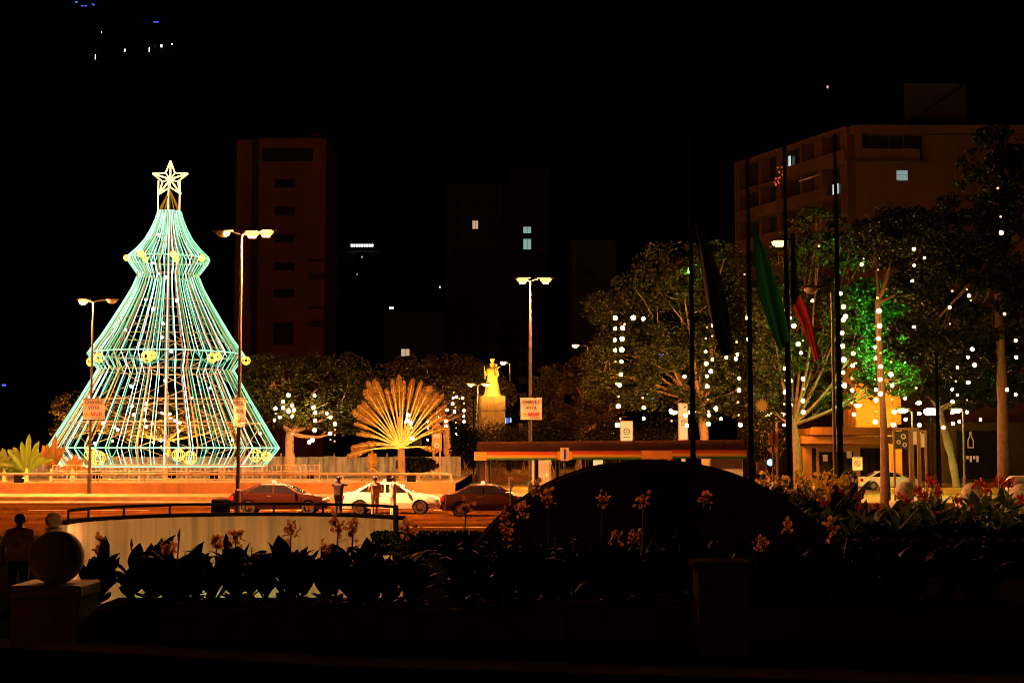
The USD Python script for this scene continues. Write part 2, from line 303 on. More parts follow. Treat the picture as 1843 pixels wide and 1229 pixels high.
for k, x in enumerate((-13.0, -11.0, -9.0)):
    t = thing('green_tube_light', ['green tube light at the left foot of the curved court wall', 'green tube light at the middle foot of the curved court wall', 'green tube light at the right foot of the curved court wall'][k], 'floodlight', (x, CO[1] + math.sqrt(CR ** 2 - (x - CO[0]) ** 2) - .9, -3.6), -math.atan2(x - CO[0], math.sqrt(CR ** 2 - (x - CO[0]) ** 2)))
    obj('lamp_body', bev(-.7, .7, -.12, .05, 0, .14), M['black'], t); obj('tube_lamp', bx(-.65, .65, .055, .10, .03, .11), M['tube_green'], t)
for k, (x, y, rz) in enumerate(((-8.0, 34.0, .15), (-5.2, 35.0, .35))):
    t = thing('court_floodlight', ['floodlight on the court floor aimed at the left of the curved wall', 'floodlight on the court floor aimed at the right of the curved wall'][k], 'floodlight', (x, y, -3.6), rz)
    obj('lamp_housing', bev(-.3, .3, -.2, 0, .5, .95), M['black'], t); obj('lens', bx(-.26, .26, .003, .012, .54, .91), M['flood'], t); obj('stand', bx(-.05, .05, -.12, -.04, 0, .52), M['black'], t)

# ------------------------------------------------------------------ foreground masonry
def ball_bollard(label, loc, r=.405, w=1.06, h=.92, group=None, m='stone'):
    t = thing('ball_bollard', label, 'bollard', loc, 0, group)
    obj('pedestal', [bev(-w / 2 + .03, w / 2 - .03, -w / 2 + .03, w / 2 - .03, 0, h * .78)], M[m], t)
    obj('cap', [bev(-w / 2, w / 2, -w / 2, w / 2, h * .78 + .003, h, .03)], M[m], t)
    obj('stone_ball', ball(r, 4, (0, 0, h + r - .03)), M[m], t, smooth=True)
    return t
p = G(98, 1160)
ball_bollard('large dark stone ball on square pedestal beside the canna planter, nearest of the stone balls', p, .405, 1.06, .93)
p = W(97, 930, 47.0)
ball_bollard('smaller stone ball bollard half hidden behind the large foreground stone ball', (p[0], 47.0, 0), .27, .45, .40, m='darkstone')
for px, Y, lab in ((1629, 57, 'pale stone ball on pedestal at the right, left of the green lamp pole'), (1750, 54.5, 'pale stone ball on pedestal at the right, between green lamp pole and thick trunk'), (1838, 53, 'pale stone ball on pedestal cut by the right edge of the picture')):
    ball_bollard(lab, (W(px, 870, Y)[0], Y, 0), .40, 1.05, .93)
p = G(1271, 1150); obj('stone_pillar', [bev(-.36, .36, -.36, .36, 0, 1.22, .03), bev(-.42, .42, -.42, .42, 1.222, 1.34, .03)], M['darkstone'], label='low dark stone pillar in front of the arched vault', cat='pillar')
stage.GetPrimAtPath('/World/stone_pillar').GetAttribute('points').Set(Vt.Vec3fArray.FromNumpy((np.array(stage.GetPrimAtPath('/World/stone_pillar').GetAttribute('points').Get()) + [p[0], 20.6, 0]).astype(np.float32)))
t = thing('planter', 'long low dark stone planter full of canna plants in the foreground', 'planter', (0, 0, 0))
for x in np.arange(-6.75, 8.4, 1.9): obj('stone_block', bev(x + .008, x + 1.892, 22, 22.3, 0, .40, .02), M['darkstone'], t)
for x in np.arange(-6.75, 8.4, 1.9): obj('coping_slab', bev(x + .004, x + 1.896, 21.95, 22.36, .403, .47, .015), M['darkstone'], t)
obj('soil', bx(-6.75, 8.4, 22.31, 24.6, .0, .40), M['soil'], t)
# arched vault
VX, VY, VR, VZ = W(1180, 830, 30)[0], 30.0, 5.0, -2.28
circle = Point(0, VZ).buffer(VR, 64).intersection(sbox(-10, 0, 10, 10)); inner = Point(0, VZ).buffer(VR - .35, 64).intersection(sbox(-10, -1, 10, 10))
d0, d1, dz = W(1143, 853, 30)[0] - VX, W(1250, 853, 30)[0] - VX, W(1200, 853, 30)[2]
t = thing('vaulted_entrance', 'dark arched concrete vault with a black rectangular doorway in its end wall', 'vault', (VX, VY, 0))
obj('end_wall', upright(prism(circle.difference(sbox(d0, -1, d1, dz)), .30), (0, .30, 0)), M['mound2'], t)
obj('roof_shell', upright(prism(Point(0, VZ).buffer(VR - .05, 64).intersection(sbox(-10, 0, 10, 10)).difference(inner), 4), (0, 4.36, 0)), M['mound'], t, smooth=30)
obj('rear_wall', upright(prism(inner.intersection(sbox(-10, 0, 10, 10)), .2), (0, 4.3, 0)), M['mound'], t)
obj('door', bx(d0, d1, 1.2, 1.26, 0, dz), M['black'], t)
HEDGE = (-3.95, -.9, 40.0, 41.2)

# ------------------------------------------------------------------ retaining wall, rail, hoarding
t = thing('retaining_wall', 'long low concrete retaining wall with tube rail behind the far pavement', 'wall')
xs = list(np.arange(-61.6, -3.6, 5.8))
for x in xs: obj('wall_panel', bev(x + .01, x + 5.79, 90, 90.35, .25, .92, .015), M['concrete'], t)
obj('wall_panel', bev(-3.95, -3.6, 90.36, 128, .16, .92, .015), M['concrete'], t)
obj('top_rail', tube([(-62, 90.18, 1.47), (-4.2, 90.18, 1.47), (-3.9, 90.18, 1.42), (-3.82, 90.18, .9)], .08, 8), M['rail'], t)
for x in np.arange(-61, -4, 2.9): obj('rail_post', tube([(x, 90.18, .9), (x, 90.18, 1.45)], .035, 6), M['rail'], t)
t = thing('back_retaining_wall', 'short concrete wall set back behind the pavement left of the foil wrapped column', 'wall')
for x in np.arange(-3.59, 12, 3.1): obj('wall_panel', bev(x + .01, x + 3.09, 128, 128.35, .16, .86, .015), M['concrete'], t)
t = thing('sheet_hoarding', 'pale corrugated sheet hoarding behind the light tree and fan palm', 'hoarding', (0, 118, .85))
x = -46.0; k = 0
while x < -4.5:
    w = 1.0 + .25 * rng.random(); h = 1.55 + .10 * rng.random(); n = 15
    xx = np.linspace(x, x + w - .02, n); yy = .035 * np.sin(np.arange(n) * PI / 2 + rng.random()) + .03 * rng.random()
    P = np.stack([np.c_[xx, yy, np.zeros(n)], np.c_[xx, yy, np.full(n, h)], np.c_[xx, yy + .02, np.full(n, h)], np.c_[xx, yy + .02, np.zeros(n)]], 0)
    obj('sheet_panel', grid_mesh(P.transpose(1, 0, 2)), M['sheet' if rng.random() < .6 else 'sheet2'], t); x += w; k += 1
for x in np.arange(-45.6, -5, 4.4): obj('post', bx(x, x + .1, -.16, -.06, 0, 1.9), M['frame'], t)
# barrier under the light tree
t = thing('barrier_fence', 'thin steel barrier fence in front of the light tree base', 'fence', (0, 92.6, .85))
x0, x1 = W(95, 840, 92.6)[0], W(575, 840, 92.6)[0]
for z in (.25, .75, 1.15): obj('rail', tube([(x0, 0, z), (x1, 0, z)], .028, 6), M['frame'], t)
for x in np.arange(x0, x1 + .1, (x1 - x0) / 14): obj('post', tube([(x, 0, 0), (x, 0, 1.17)], .035, 6), M['frame'], t)
for x in np.arange(x0, x1, (x1 - x0) / 56): obj('bar', tube([(x, 0, .25), (x, 0, 1.14)], .013, 4), M['frame'], t)

# ------------------------------------------------------------------ the light tree
TD = 105.0
TS = F / TD
TX = W(297, 812, TD)[0]
prof_px = [(381, 21), (395, 25), (412, 32), (432, 43), (450, 58), (462, 71), (467, 73), (474, 70), (485, 62), (496, 54), (520, 64), (545, 78), (575, 96), (606, 115), (626, 130), (638, 138), (650, 131), (666, 120), (690, 134), (720, 151), (760, 175), (790, 193), (806, 203), (822, 191), (838, 178)]
prof = [(W(297, y, TD)[2], hw / TS) for y, hw in prof_px]
PZs, PRs = np.array([p[0] for p in prof])[::-1], np.array([p[1] for p in prof])[::-1]
BASE = .85
t = thing('light_tree', 'tall conical tree of mint green light ropes topped by a golden star', 'christmas tree', (TX, TD, 0))
NR = 54
for k in range(NR):
    a = 2 * PI * (k + .5) / NR
    pts = [(r * math.cos(a), r * math.sin(a), z) for z, r in prof]
    obj('light_rope', tube(pts, .028 * (1 + .25 * rng.random()), 5), M[('rope', 'rope_bright', 'rope_bright', 'rope_green')[int(rng.integers(0, 4))]], t)
for k in range(NR):                               # weaker, partly dark ropes just inside
    a = 2 * PI * (k + .15 + .2 * rng.random()) / NR
    pts = np.array([(r * .985 * math.cos(a), r * .985 * math.sin(a), z) for z, r in prof]); bits = []
    fine = smoothpath(pts, 73)
    i = 0
    while i < 70:
        n = int(rng.integers(2, 9))
        if rng.random() < .5: bits.append(tube(fine[i:i + n + 1], .022, 4))
        i += n
    obj('dim_light_rope', bits, M['rope_teal' if k % 2 else 'rope_dim'], t, kind='stuff')
def ring(r, z, n=64): return [(r * math.cos(a), r * math.sin(a), z) for a in np.arange(n) * 2 * PI / n]
for y, hw, rad in ((806, 203, .045), (838, 178, .055), (638, 138, .045), (467, 73, .04)):
    obj('light_ring', tube(ring(hw / TS, W(297, y, TD)[2]), rad, 5, True), M['rope'], t)
for y, hw in ((838, 172), (806, 196), (762, 170), (722, 146), (668, 114), (638, 130), (606, 108), (577, 92), (545, 74), (496, 50), (467, 66), (430, 38)):
    obj('frame_ring', tube(ring(hw / TS, W(297, y, TD)[2], 40), .045, 5, True), M['frame'], t)
zz = np.linspace(PZs[0], PZs[-1], 26)
for k in range(12):
    a = 2 * PI * k / 12
    obj('frame_rib', tube([(.95 * np.interp(z, PZs, PRs) * math.cos(a), .95 * np.interp(z, PZs, PRs) * math.sin(a), z) for z in zz], .055, 5), M['frame'], t)
    lv = np.linspace(PZs[0], PZs[-1] * .62, 9)
    for q in range(8):
        a2 = a + (2 * PI / 12) * (1 if q % 2 else -1)
        r0, r1 = .93 * np.interp(lv[q], PZs, PRs), .93 * np.interp(lv[q + 1], PZs, PRs)
        obj('frame_brace', tube([(r0 * math.cos(a), r0 * math.sin(a), lv[q]), (r1 * math.cos(a2), r1 * math.sin(a2), lv[q + 1])], .03, 4), M['frame'], t)
for k in range(8):                                 # legs under the bottom ring and a central mast
    a = 2 * PI * k / 8
    obj('frame_leg', tube([(7.2 * math.cos(a), 7.2 * math.sin(a), BASE), (7.2 * math.cos(a), 7.2 * math.sin(a), PZs[0])], .08, 6), M['frame'], t)
obj('mast', tube([(0, 0, BASE), (0, 0, PZs[-1])], .12, 8), M['frame'], t)
def bauble(px, py, rpx, out=0.05):
    z = W(297, py, TD)[2]; r = np.interp(z, PZs, PRs) + out; x = (px - 297) / TS; y = -math.sqrt(max(0.04, r * r - x * x)) if abs(x) < r else 0.0
    c = np.array([x, y, z]); R = rpx / TS; bits = []
    R *= .92
    for q in range(3):
        th = PI * q / 3 + rng.random() * .4
        pts = [(R * math.cos(b) * math.cos(th), R * math.cos(b) * math.sin(th), R * math.sin(b)) for b in np.arange(16) * 2 * PI / 16]
        bits.append(tube(c + np.array(pts), .026, 4, True))
    for h in (-.45, .45):
        rr = R * math.sqrt(1 - h * h); bits.append(tube(c + np.array(ring(rr, R * h, 16)), .026, 4, True))
    obj('light_bauble', bits, M['rope_gold'], t)
for px, py, r in ((229, 823, 13), (217, 817, 11), (364, 818, 11), (381, 823, 12), (474, 819, 12), (486, 821, 9), (118, 820, 12), (108, 815, 9), (161, 651, 9), (201, 650, 9), (296, 650, 11), (304, 648, 8), (397, 650, 9), (405, 647, 7), (440, 649, 8), (264, 466, 6), (272, 475, 5), (322, 467, 6), (326, 476, 5), (229, 468, 6), (364, 469, 6)):
    bauble(px, py, r)
for px, w, y0, dip in ((296, 34, 640, 22), (201, 26, 640, 22), (400, 26, 640, 22), (230, 36, 808, 28), (375, 36, 808, 28), (270, 18, 467, 12), (322, 18, 467, 12)):
    pts = []
    for s in np.linspace(-1, 1, 13):
        z = W(297, y0 + dip * (1 - s * s), TD)[2]; x = (px + s * w - 297) / TS; r = np.interp(z, PZs, PRs) + .05
        pts.append((x, -math.sqrt(max(.05, r * r - x * x)), z))
    obj('light_garland', tube(pts, .04, 5), M['rope_teal'], t)
for px, py in ((285, 428), (303, 505), (293, 498), (326, 547), (289, 563), (288, 564), (390, 701), (290, 640), (311, 615), (320, 690), (240, 600), (270, 735), (262, 700), (330, 640), (345, 760), (300, 770), (250, 775), (365, 720), (281, 480), (310, 590), (272, 545)):
    z = W(297, py, TD)[2]; r = np.interp(z, PZs, PRs) * .8; x = np.clip((px - 297) / TS, -r, r)
    obj('strobe_lamp', ball(.11, 1, (x, -math.sqrt(max(0, r * r - x * x)), z)), M['strobe'], t)
SZ = W(297, 323, TD)[2]
def starp(q): rr = (34 if q % 2 == 0 else 14.5) / TS; return (rr * math.sin(q * PI / 5), 0, SZ + rr * math.cos(q * PI / 5))
sp = [starp(q) for q in range(10)]
star = obj('star', [tube([(0, 0, SZ), sp[q]], .07 if q % 2 == 0 else .05, 5) for q in range(10)] + [ball(.16, 1, (0, 0, SZ))], M['rope_star'], t)
for q in range(10): obj('star_edge', tube([sp[q], sp[(q + 1) % 10]], .06, 5), M['rope_star'], star)
for px in (277, 316): obj('star_post', tube([((px - 297) / TS, -.2, W(297, 326, TD)[2]), ((px - 297) / TS, -.2, W(297, 381, TD)[2])], .055, 5), M['rope_star'], t)
obj('star_post', tube([(-.06, -.2, SZ), (-.06, -.2, W(297, 381, TD)[2])], .05, 5), M['rope_star'], t)
for k in range(14):
    a = 2 * PI * k / 14; r = 20 / TS
    obj('top_light_rope', tube([(0, 0, W(297, 342, TD)[2]), (r * math.cos(a), r * math.sin(a), W(297, 381, TD)[2])], .035, 4), M['rope_amber'], t)
for k, (dx, dy) in enumerate(((-4.2, -2.5), (4.2, -2.5), (0, 2.5))):
    q = thing('tree_floodlight', ['amber floodlight under the left of the light tree', 'amber floodlight under the right of the light tree', 'amber floodlight under the middle of the light tree'][k], 'floodlight', (TX + dx, TD + dy, BASE))
    obj('lamp_housing', bev(-.25, .25, -.2, .2, .05, .3), M['black'], q); obj('lens', bx(-.2, .2, -.15, .15, .303, .32), M['flood_amber'], q); obj('foot', bx(-.1, .1, -.1, .1, 0, .05), M['black'], q); obj('visor', bx(-.3, .3, -.24, -.205, .05, .62), M['black'], q)

# ------------------------------------------------------------------ street lamps
def lamp_head(t, x, z, side, lit, lens='sodium', L=.95, y=0):
    """One lamp head on a short arm that leaves the pole sideways."""
    arm = obj('lamp_arm', tube([(0, y, z - .12), (side * .3, y, z), (side * x, y, z + .04)], .04, 6), M['pole'], t)
    c = side * (x + L * .45)
    h = obj('lamp_head', ball(.5, 2, (c, y, z + .09), (L, .36, .2)), M['pole'], t, smooth=True)
    v, f = ball(.5, 2, (0, 0, 0), (L * .70, .44, .52)); v[:, 2] = np.minimum(v[:, 2], .02)
    obj('lens', (v + [c, y, z + .05], f), M['sodium_bowl' if lens in ('sodium', 'warm_lamp') else lens] if lit else M['signwhite'], h, smooth=True)
    if lit and lens in ('sodium', 'warm_lamp'):                  # the optic under the glowing bowl throws its light down to the street
        obj('optic', mv(lathe([(.001, -.012), (.15, -.012), (.155, 0), (.001, 0)], 16), (c, y, z - .213)), M[lens], h)
def street_lamp(px, Y, ytop, heads, label, base=.0, lens='sodium', r=.09):
    x, _, z = W(px, ytop, Y)
    t = thing('street_lamp', label, 'street lamp', (x, Y, base)); z -= base
    obj('pole', tube([(0, 0, 0), (0, 0, 1.2), (0, 0, 1.25), (0, 0, z - .1)], [r * 1.5, r * 1.45, r, r * .62], 10), M['pole'], t)
    obj('base_plate', lathe([(.001, .06), (.22, .06), (.24, 0)], 10), M['pole'], t)
    for side, reach, lit in heads: lamp_head(t, reach, z, side, lit, lens)
    return t, (x, Y, z + base)
def banner(px, py0, py1, Y, wpx, label, edge=False):
    s = F / Y; w, h = wpx / s, (py1 - py0) / s; c = W(px, py1, Y)
    t = thing('pole_banner', label, 'banner', (c[0], Y - .16, c[2]), math.radians(74) if edge else 0)
    n = 9; xx = np.linspace(-w / 2, w / 2, n); P = np.stack([np.c_[xx, .02 * np.sin(xx * 4 + z * 3), np.full(n, z)] for z in np.linspace(0, h, 7)], 1)
    obj('cloth', grid_mesh(P), M['banner'], t)
    for z in (-.02, h + .02): obj('banner_rod', tube([(-w / 2 - .03, 0, z), (w / 2 + .03, 0, z)], .025, 6), M['pole'], t)
    obj('bracket', [bx(-.03, .03, 0, .16, h, h + .04), bx(-.03, .03, 0, .16, -.04, 0)], M['pole'], t)
    k = w / 1.25
    ts = mv(text('CHAVEZ', .185 * k, 0, -.035, h * .78), s=(1, 1, 1)); obj('lettering', ts, M['ink'], t)
    obj('underline', bx(-.5 * k, .5 * k, -.04, -.03, h * .72, h * .735), M['inkred'], t)
    obj('lettering', text('VOTA', .17 * k, 0, -.035, h * .50), M['ink'], t)
    obj('lettering', text('MVR', .22 * k, .16 * k, -.035, h * .17), M['inkred'], t)
    obj('emblem', upright(prism(Point(-.38 * k, h * .23).buffer(.10 * k), .01), (0, -.03, 0)), M['inkyellow'], t)
    obj('underline', bx(-.1 * k, .5 * k, -.04, -.03, h * .08, h * .10), M['ink'], t)
L1 = street_lamp(168, 89.0, 541, [(-1, .2, True), (1, .75, False)], 'street lamp left of the light tree, lit on its left arm only', .25)
L2 = street_lamp(435, 62.5, 419, [(1, .05, True), (-1, .4, False)], 'tall street lamp before the right edge of the light tree, dark left arm', 0)
lamp_head(L2[0], .62, L2[1][2] + .08, 1, True, y=.25)
L3 = street_lamp(954, 79.0, 503, [(1, .45, True), (-1, .0, True)], 'street lamp behind the bus shelter with two lit heads', 0)
banner(170, 718, 755, 89.0, 39, 'white election banner on the street lamp left of the light tree')
banner(956, 718, 755, 79.0, 38, 'white election banner on the street lamp behind the bus shelter')
banner(432, 718, 768, 62.5, 46, 'election banner seen edge on at the light tree right side', True)
t, _ = street_lamp(860, 127.0, 692, [(1, .3, False), (-1, .2, False)], 'unlit street lamp with two flat pale heads beside the statue', .16, r=.11)
street_lamp(918, 150, 653, [(-1, .3, True)], 'lit street lamp head right of the golden statue', .85, 'sodium_low')
street_lamp(1058, 150, 622, [(-1, .9, True)], 'single lit street lamp above the reddish tree right of the tall lamp', .0, 'sodium_low')
street_lamp(1641, 92, 738, [(-1, .15, True)], 'low lit street lamp behind the palm trunk with fairy lights', 0, 'sodium_mid')
street_lamp(1733, 93, 738, [(-1, .0, True)], 'low lit street lamp right of the leaning bright trunk', 0, 'sodium_mid')
street_lamp(1418, 66, 437, [(-1, .0, True)], 'street lamp behind the flags with small lit head', 0, 'sodium_weak')
street_lamp(1497, 66, 521, [(-1, .55, False)], 'unlit street lamp with broad dark head right of the red flag', 0)
# lamps that stand outside the frame or hidden behind the trees, as the street goes on
def far_lamp(x, y, z, label, lens='sodium', sides=(1, -1)):
    t = thing('street_lamp', label, 'street lamp', (x, y, 0))
    obj('pole', tube([(0, 0, 0), (0, 0, z)], [.13, .07], 8), M['pole'], t)
    for s in sides: lamp_head(t, .3, z, s, True, lens)
far_lamp(-42, 86, 12.5, 'street lamp beyond the left edge of the picture', sides=(1,))
far_lamp(6.5, 8, 3.6, 'low garden lamp right of the camera outside the picture', 'garden_lamp', sides=(-1,))
far_lamp(-20, 8, 7.5, 'small street lamp left of the camera outside the picture', 'sodium_weak')
far_lamp(18.6, 45, 4.6, 'street lamp beyond the right edge of the picture', 'warm_lamp', sides=(-1,))
far_lamp(2.5, 106, 3.4, 'low lamp hidden behind the bus shelter roof', 'sodium_low', sides=(-1,))
far_lamp(-33, 205, 9, 'street lamp hidden behind trees near the tower', 'sodium_far')
far_lamp(13.5, 112, 6.0, 'street lamp hidden in the trees behind the bus shelter', 'sodium_low')
far_lamp(22, 118, 6.0, 'street lamp hidden behind the trees by the pavilion', 'sodium_low')
far_lamp(30, 126, 7.0, 'street lamp hidden behind the right trees near the apartment block', 'sodium_far')

# ------------------------------------------------------------------ trees
def leaves(P, L, wid, g, up=.35):
    n = len(P); a = g.normal(size=(n, 3)); a[:, 2] *= .6; a /= np.linalg.norm(a, axis=1, keepdims=True)
    c = g.normal(size=(n, 3)); c[:, 2] += up; b = np.cross(a, c); b /= np.maximum(np.linalg.norm(b, axis=1, keepdims=True), 1e-6)
    nn = np.cross(a, b); s = L * (.6 + .8 * g.random((n, 1)))
    V = np.stack([P - a * s / 2, P + b * s * wid / 2 + nn * s * .06, P + a * s / 2, P - b * s * wid / 2 + nn * s * .06], 1).reshape(-1, 3)
    i = np.arange(n)[:, None] * 4
    return V, np.vstack([i + [0, 1, 2], i + [0, 2, 3]])
def tree(name, label, trunk, Y, r0, blobs, n, L, lm='leaf', bm='bark', depth=1.0, seed=1, group=None, limbs=True, dY=0):
    """trunk: the seen points of the trunk, base first; blobs: seen centres and half sizes of the masses of the crown."""
    g = np.random.default_rng(seed); s = F / Y
    base = W(*trunk[0], Y); base[2] = min(base[2], .85 if Y > 95 else 0.0); t = thing(name, label, 'tree', base, 0, group)
    pts = np.array([base] + [W(px, py, Y) for px, py in trunk[1:]]) - base
    tp = smoothpath(pts, 10); obj('trunk', tube(tp, np.linspace(r0, r0 * .6, 10) * (1 + .12 * g.normal(size=10)), 10), M[bm], t, smooth=True)
    wts = np.array([b[2] * b[3] for b in blobs], float); wts /= wts.sum(); PP = []
    for (px, py, rx, ry), w in zip(blobs, wts):
        yy = Y + dY + g.uniform(-1, 1) * depth * 1.5; c = W(px, py, yy) - base; R = np.array([rx / s, min(rx, ry * 1.3) / s * depth, ry / s])
        if limbs:
            mid = (tp[-1] + c) / 2 + g.normal(size=3) * .25; mid[2] -= .2
            obj('branch', tube(smoothpath([tp[-1] - [0, 0, .15], mid, c], 7), np.linspace(r0 * .42, r0 * .1, 7), 6), M[bm], t)
            for _ in range(4):
                d = g.normal(size=3); d /= np.linalg.norm(d); e = c + d * R * .85; st = mid + (c - mid) * g.random()
                obj('twig', tube(smoothpath([st, (st + e) / 2 + g.normal(size=3) * .15, e], 5), np.linspace(r0 * .13, .012, 5), 4), M[bm], t)
        m = int(n * w * 2.4); d = g.normal(size=(m, 3)); d /= np.linalg.norm(d, axis=1, keepdims=True); q = c + d * R * (g.random((m, 1)) ** .45) * 1.08
        keep = meshkit.fbm(q * (1.1 / max(.5, L * 3.2)), 3, seed) > .50
        PP.append(q[keep])
    P = np.vstack(PP)
    obj('crown', leaves(P, L, .5, g), M[lm], t)
    return t
tree('street_tree', 'spreading dark tree strung with bulbs right of the light tree', [(524, 846), (521, 800), (523, 775)], 108, .42,
     [(470, 700, 45, 45), (520, 680, 70, 40), (590, 690, 60, 40), (640, 715, 45, 45), (560, 735, 80, 35), (500, 745, 50, 26), (620, 760, 50, 22), (480, 660, 40, 25), (600, 655, 60, 22)], 15000, .30, 'leaf', 'bark', seed=11)
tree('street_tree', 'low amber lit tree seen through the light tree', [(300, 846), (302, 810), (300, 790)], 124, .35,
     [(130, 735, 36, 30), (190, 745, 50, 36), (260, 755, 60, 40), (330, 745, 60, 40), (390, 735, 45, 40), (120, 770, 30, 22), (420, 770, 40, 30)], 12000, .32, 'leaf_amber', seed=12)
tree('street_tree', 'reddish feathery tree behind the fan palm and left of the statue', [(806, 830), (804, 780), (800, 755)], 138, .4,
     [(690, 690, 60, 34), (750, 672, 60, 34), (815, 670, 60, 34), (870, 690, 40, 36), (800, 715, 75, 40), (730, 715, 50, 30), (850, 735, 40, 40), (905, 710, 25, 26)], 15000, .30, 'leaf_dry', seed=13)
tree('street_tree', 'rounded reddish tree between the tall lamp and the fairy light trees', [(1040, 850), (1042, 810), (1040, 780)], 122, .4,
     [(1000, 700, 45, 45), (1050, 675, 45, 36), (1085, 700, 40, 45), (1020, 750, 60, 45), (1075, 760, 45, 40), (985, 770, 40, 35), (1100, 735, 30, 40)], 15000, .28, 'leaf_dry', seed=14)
tree('street_tree', 'broad fairy light tree with a pale trunk behind the arched vault', [(1272, 850), (1266, 770), (1258, 720)], 98, .36,
     [(1090, 555, 45, 32), (1160, 530, 65, 45), (1230, 525, 60, 45), (1300, 560, 55, 55), (1130, 620, 65, 50), (1200, 630, 70, 55), (1280, 640, 60, 55), (1335, 610, 40, 60), (1170, 700, 80, 40), (1260, 715, 60, 40), (1330, 700, 45, 50), (1210, 470, 70, 36), (1290, 480, 60, 45), (1085, 670, 40, 60)], 28000, .27, 'leaf', 'bark', seed=15)
tree('street_tree', 'forked orange barked tree with fairy lights behind the red flag', [(1437, 895), (1433, 800), (1428, 760)], 93, .28,
     [(1390, 560, 45, 50), (1450, 520, 60, 50), (1520, 560, 45, 55), (1400, 640, 50, 50), (1480, 630, 55, 50), (1545, 620, 35, 60), (1450, 450, 65, 45), (1520, 450, 60, 50), (1385, 725, 40, 40), (1490, 715, 50, 30), (1560, 540, 40, 45), (1470, 395, 50, 22), (1600, 560, 40, 30), (1612, 620, 42, 38), (1575, 680, 38, 38), (1622, 680, 32, 32)], 28000, .27, 'leaf', 'darkbark', seed=16)
tree('street_tree', 'tall straight ringed trunk wound with bulbs and a dark crown', [(1594, 906), (1590, 760), (1583, 640), (1580, 540)], 80, .27,
     [(1600, 440, 60, 45), (1640, 500, 50, 50), (1560, 430, 45, 35), (1620, 400, 60, 35)], 7000, .28, 'leaf_dark', 'darkbark', seed=17)
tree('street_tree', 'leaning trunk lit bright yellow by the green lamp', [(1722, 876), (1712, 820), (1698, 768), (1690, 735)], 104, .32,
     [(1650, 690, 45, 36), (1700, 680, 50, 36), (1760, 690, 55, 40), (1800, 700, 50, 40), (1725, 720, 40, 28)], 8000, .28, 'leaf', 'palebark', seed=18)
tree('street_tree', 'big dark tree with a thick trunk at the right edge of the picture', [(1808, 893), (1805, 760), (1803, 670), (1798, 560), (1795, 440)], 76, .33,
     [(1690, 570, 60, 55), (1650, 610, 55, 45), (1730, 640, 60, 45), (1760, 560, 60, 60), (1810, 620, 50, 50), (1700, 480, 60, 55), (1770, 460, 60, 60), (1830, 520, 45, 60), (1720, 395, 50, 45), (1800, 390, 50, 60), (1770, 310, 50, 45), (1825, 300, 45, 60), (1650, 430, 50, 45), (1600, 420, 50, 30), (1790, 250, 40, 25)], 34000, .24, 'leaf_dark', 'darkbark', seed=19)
def bush(label, px, py, rx, ry, Y, n=2500, lm='leaf_dark', L=.22, seed=3):
    g = np.random.default_rng(seed); c = W(px, py, Y); s = F / Y; d = g.normal(size=(n, 3)); d /= np.linalg.norm(d, axis=1, keepdims=True)
    c0 = np.array([c[0], Y, 0 if Y < 95 or px > 950 else .85]); t = thing('bush', label, 'bush', c0)
    P = (c - c0) + d * [rx / s, rx / s * .6, ry / s] * (g.random((n, 1)) ** .35) * (.8 + .4 * meshkit.fbm(d * 2.2, 3, seed)[:, None]); P = P[P[:, 2] > .02]
    obj('foliage', leaves(P, L, .5, g), M[lm], t)
    for _ in range(5):
        e = (c - c0) + g.normal(size=3) * [rx / s * .4, .2, ry / s * .3]; obj('stem', tube([(g.normal() * .2, 0, 0), e], [.05, .015], 5), M['bark'], t)
for k, (lab, *a) in enumerate([('dark bush left of the unlit lamp beside the pedestal', 838, 800, 30, 36, 124), ('dark bush at the foot of the statue pedestal', 890, 800, 45, 40, 126), ('dark bush right of the statue pedestal below the banner', 940, 800, 45, 40, 124),
        ('clipped low bush on the plaza right of the fan palm', 750, 836, 38, 14, 104), ('dark bush above the bus shelter roof left end', 1000, 800, 50, 40, 118), ('dark bush behind the middle of the bus shelter roof', 1100, 800, 60, 40, 116), ('dark bush behind the right half of the bus shelter', 1190, 790, 60, 40, 118),
        ('dark bush behind the traffic signs right of the shelter', 1370, 800, 45, 50, 120)]):
    bush(lab, *a, n=3200, seed=30 + k, lm='leaf_dry' if k in (1, 2) else 'leaf_dark')

def hedge(label, x0, x1, y0, y1, z, n, seed):
    g = np.random.default_rng(seed); t = thing('hedge', label, 'hedge', (x0, y0, 0)); P = g.random((n, 3)) * [x1 - x0, y1 - y0, z]
    P[:n // 2, 2] = z * (.85 + .15 * g.random(n // 2)); P[n // 2:, 1] *= .3
    obj('foliage', leaves(P, .13, .55, g), M['canna_leaf'], t); obj('stems', bx(.1, x1 - x0 - .1, .15, y1 - y0 - .15, 0, z * .8), M['garden'], t)
hedge('low dark clipped hedge beyond the planter, left of the arched vault', *HEDGE, .60, 5000, 77)
hedge('long dark clipped hedge between the arched vault and the right canna bed', 4.0, 24.0, 34.5, 35.6, .75, 9000, 78)
for k, (px, Y) in enumerate(((150, 121.8), (270, 121.5), (385, 121.8), (560, 104.5), (800, 133), (1100, 113), (1490, 112))):
    q = thing('tree_uplight', ['amber uplight under the tree left of the light tree', 'amber uplight behind the light tree middle', 'amber uplight behind the light tree right side', 'amber uplight at the foot of the tree right of the light tree', 'amber uplight below the reddish tree by the statue', 'amber uplight below the rounded reddish tree', 'amber uplight below the trees by the pavilion'][k], 'floodlight', (W(px, 840, Y)[0], Y, .85 if k < 5 else 0))
    obj('lamp_housing', bev(-.2, .2, -.2, .2, .02, .2), M['black'], q); obj('lens', bx(-.16, .16, -.12, .16, .203, .22), M['flood_amber2' if k < 3 else 'uplight' if k in (4, 5) else 'uplight_low'], q); obj('visor', bx(-.24, .24, -.24, -.205, .02, .5), M['black'], q)

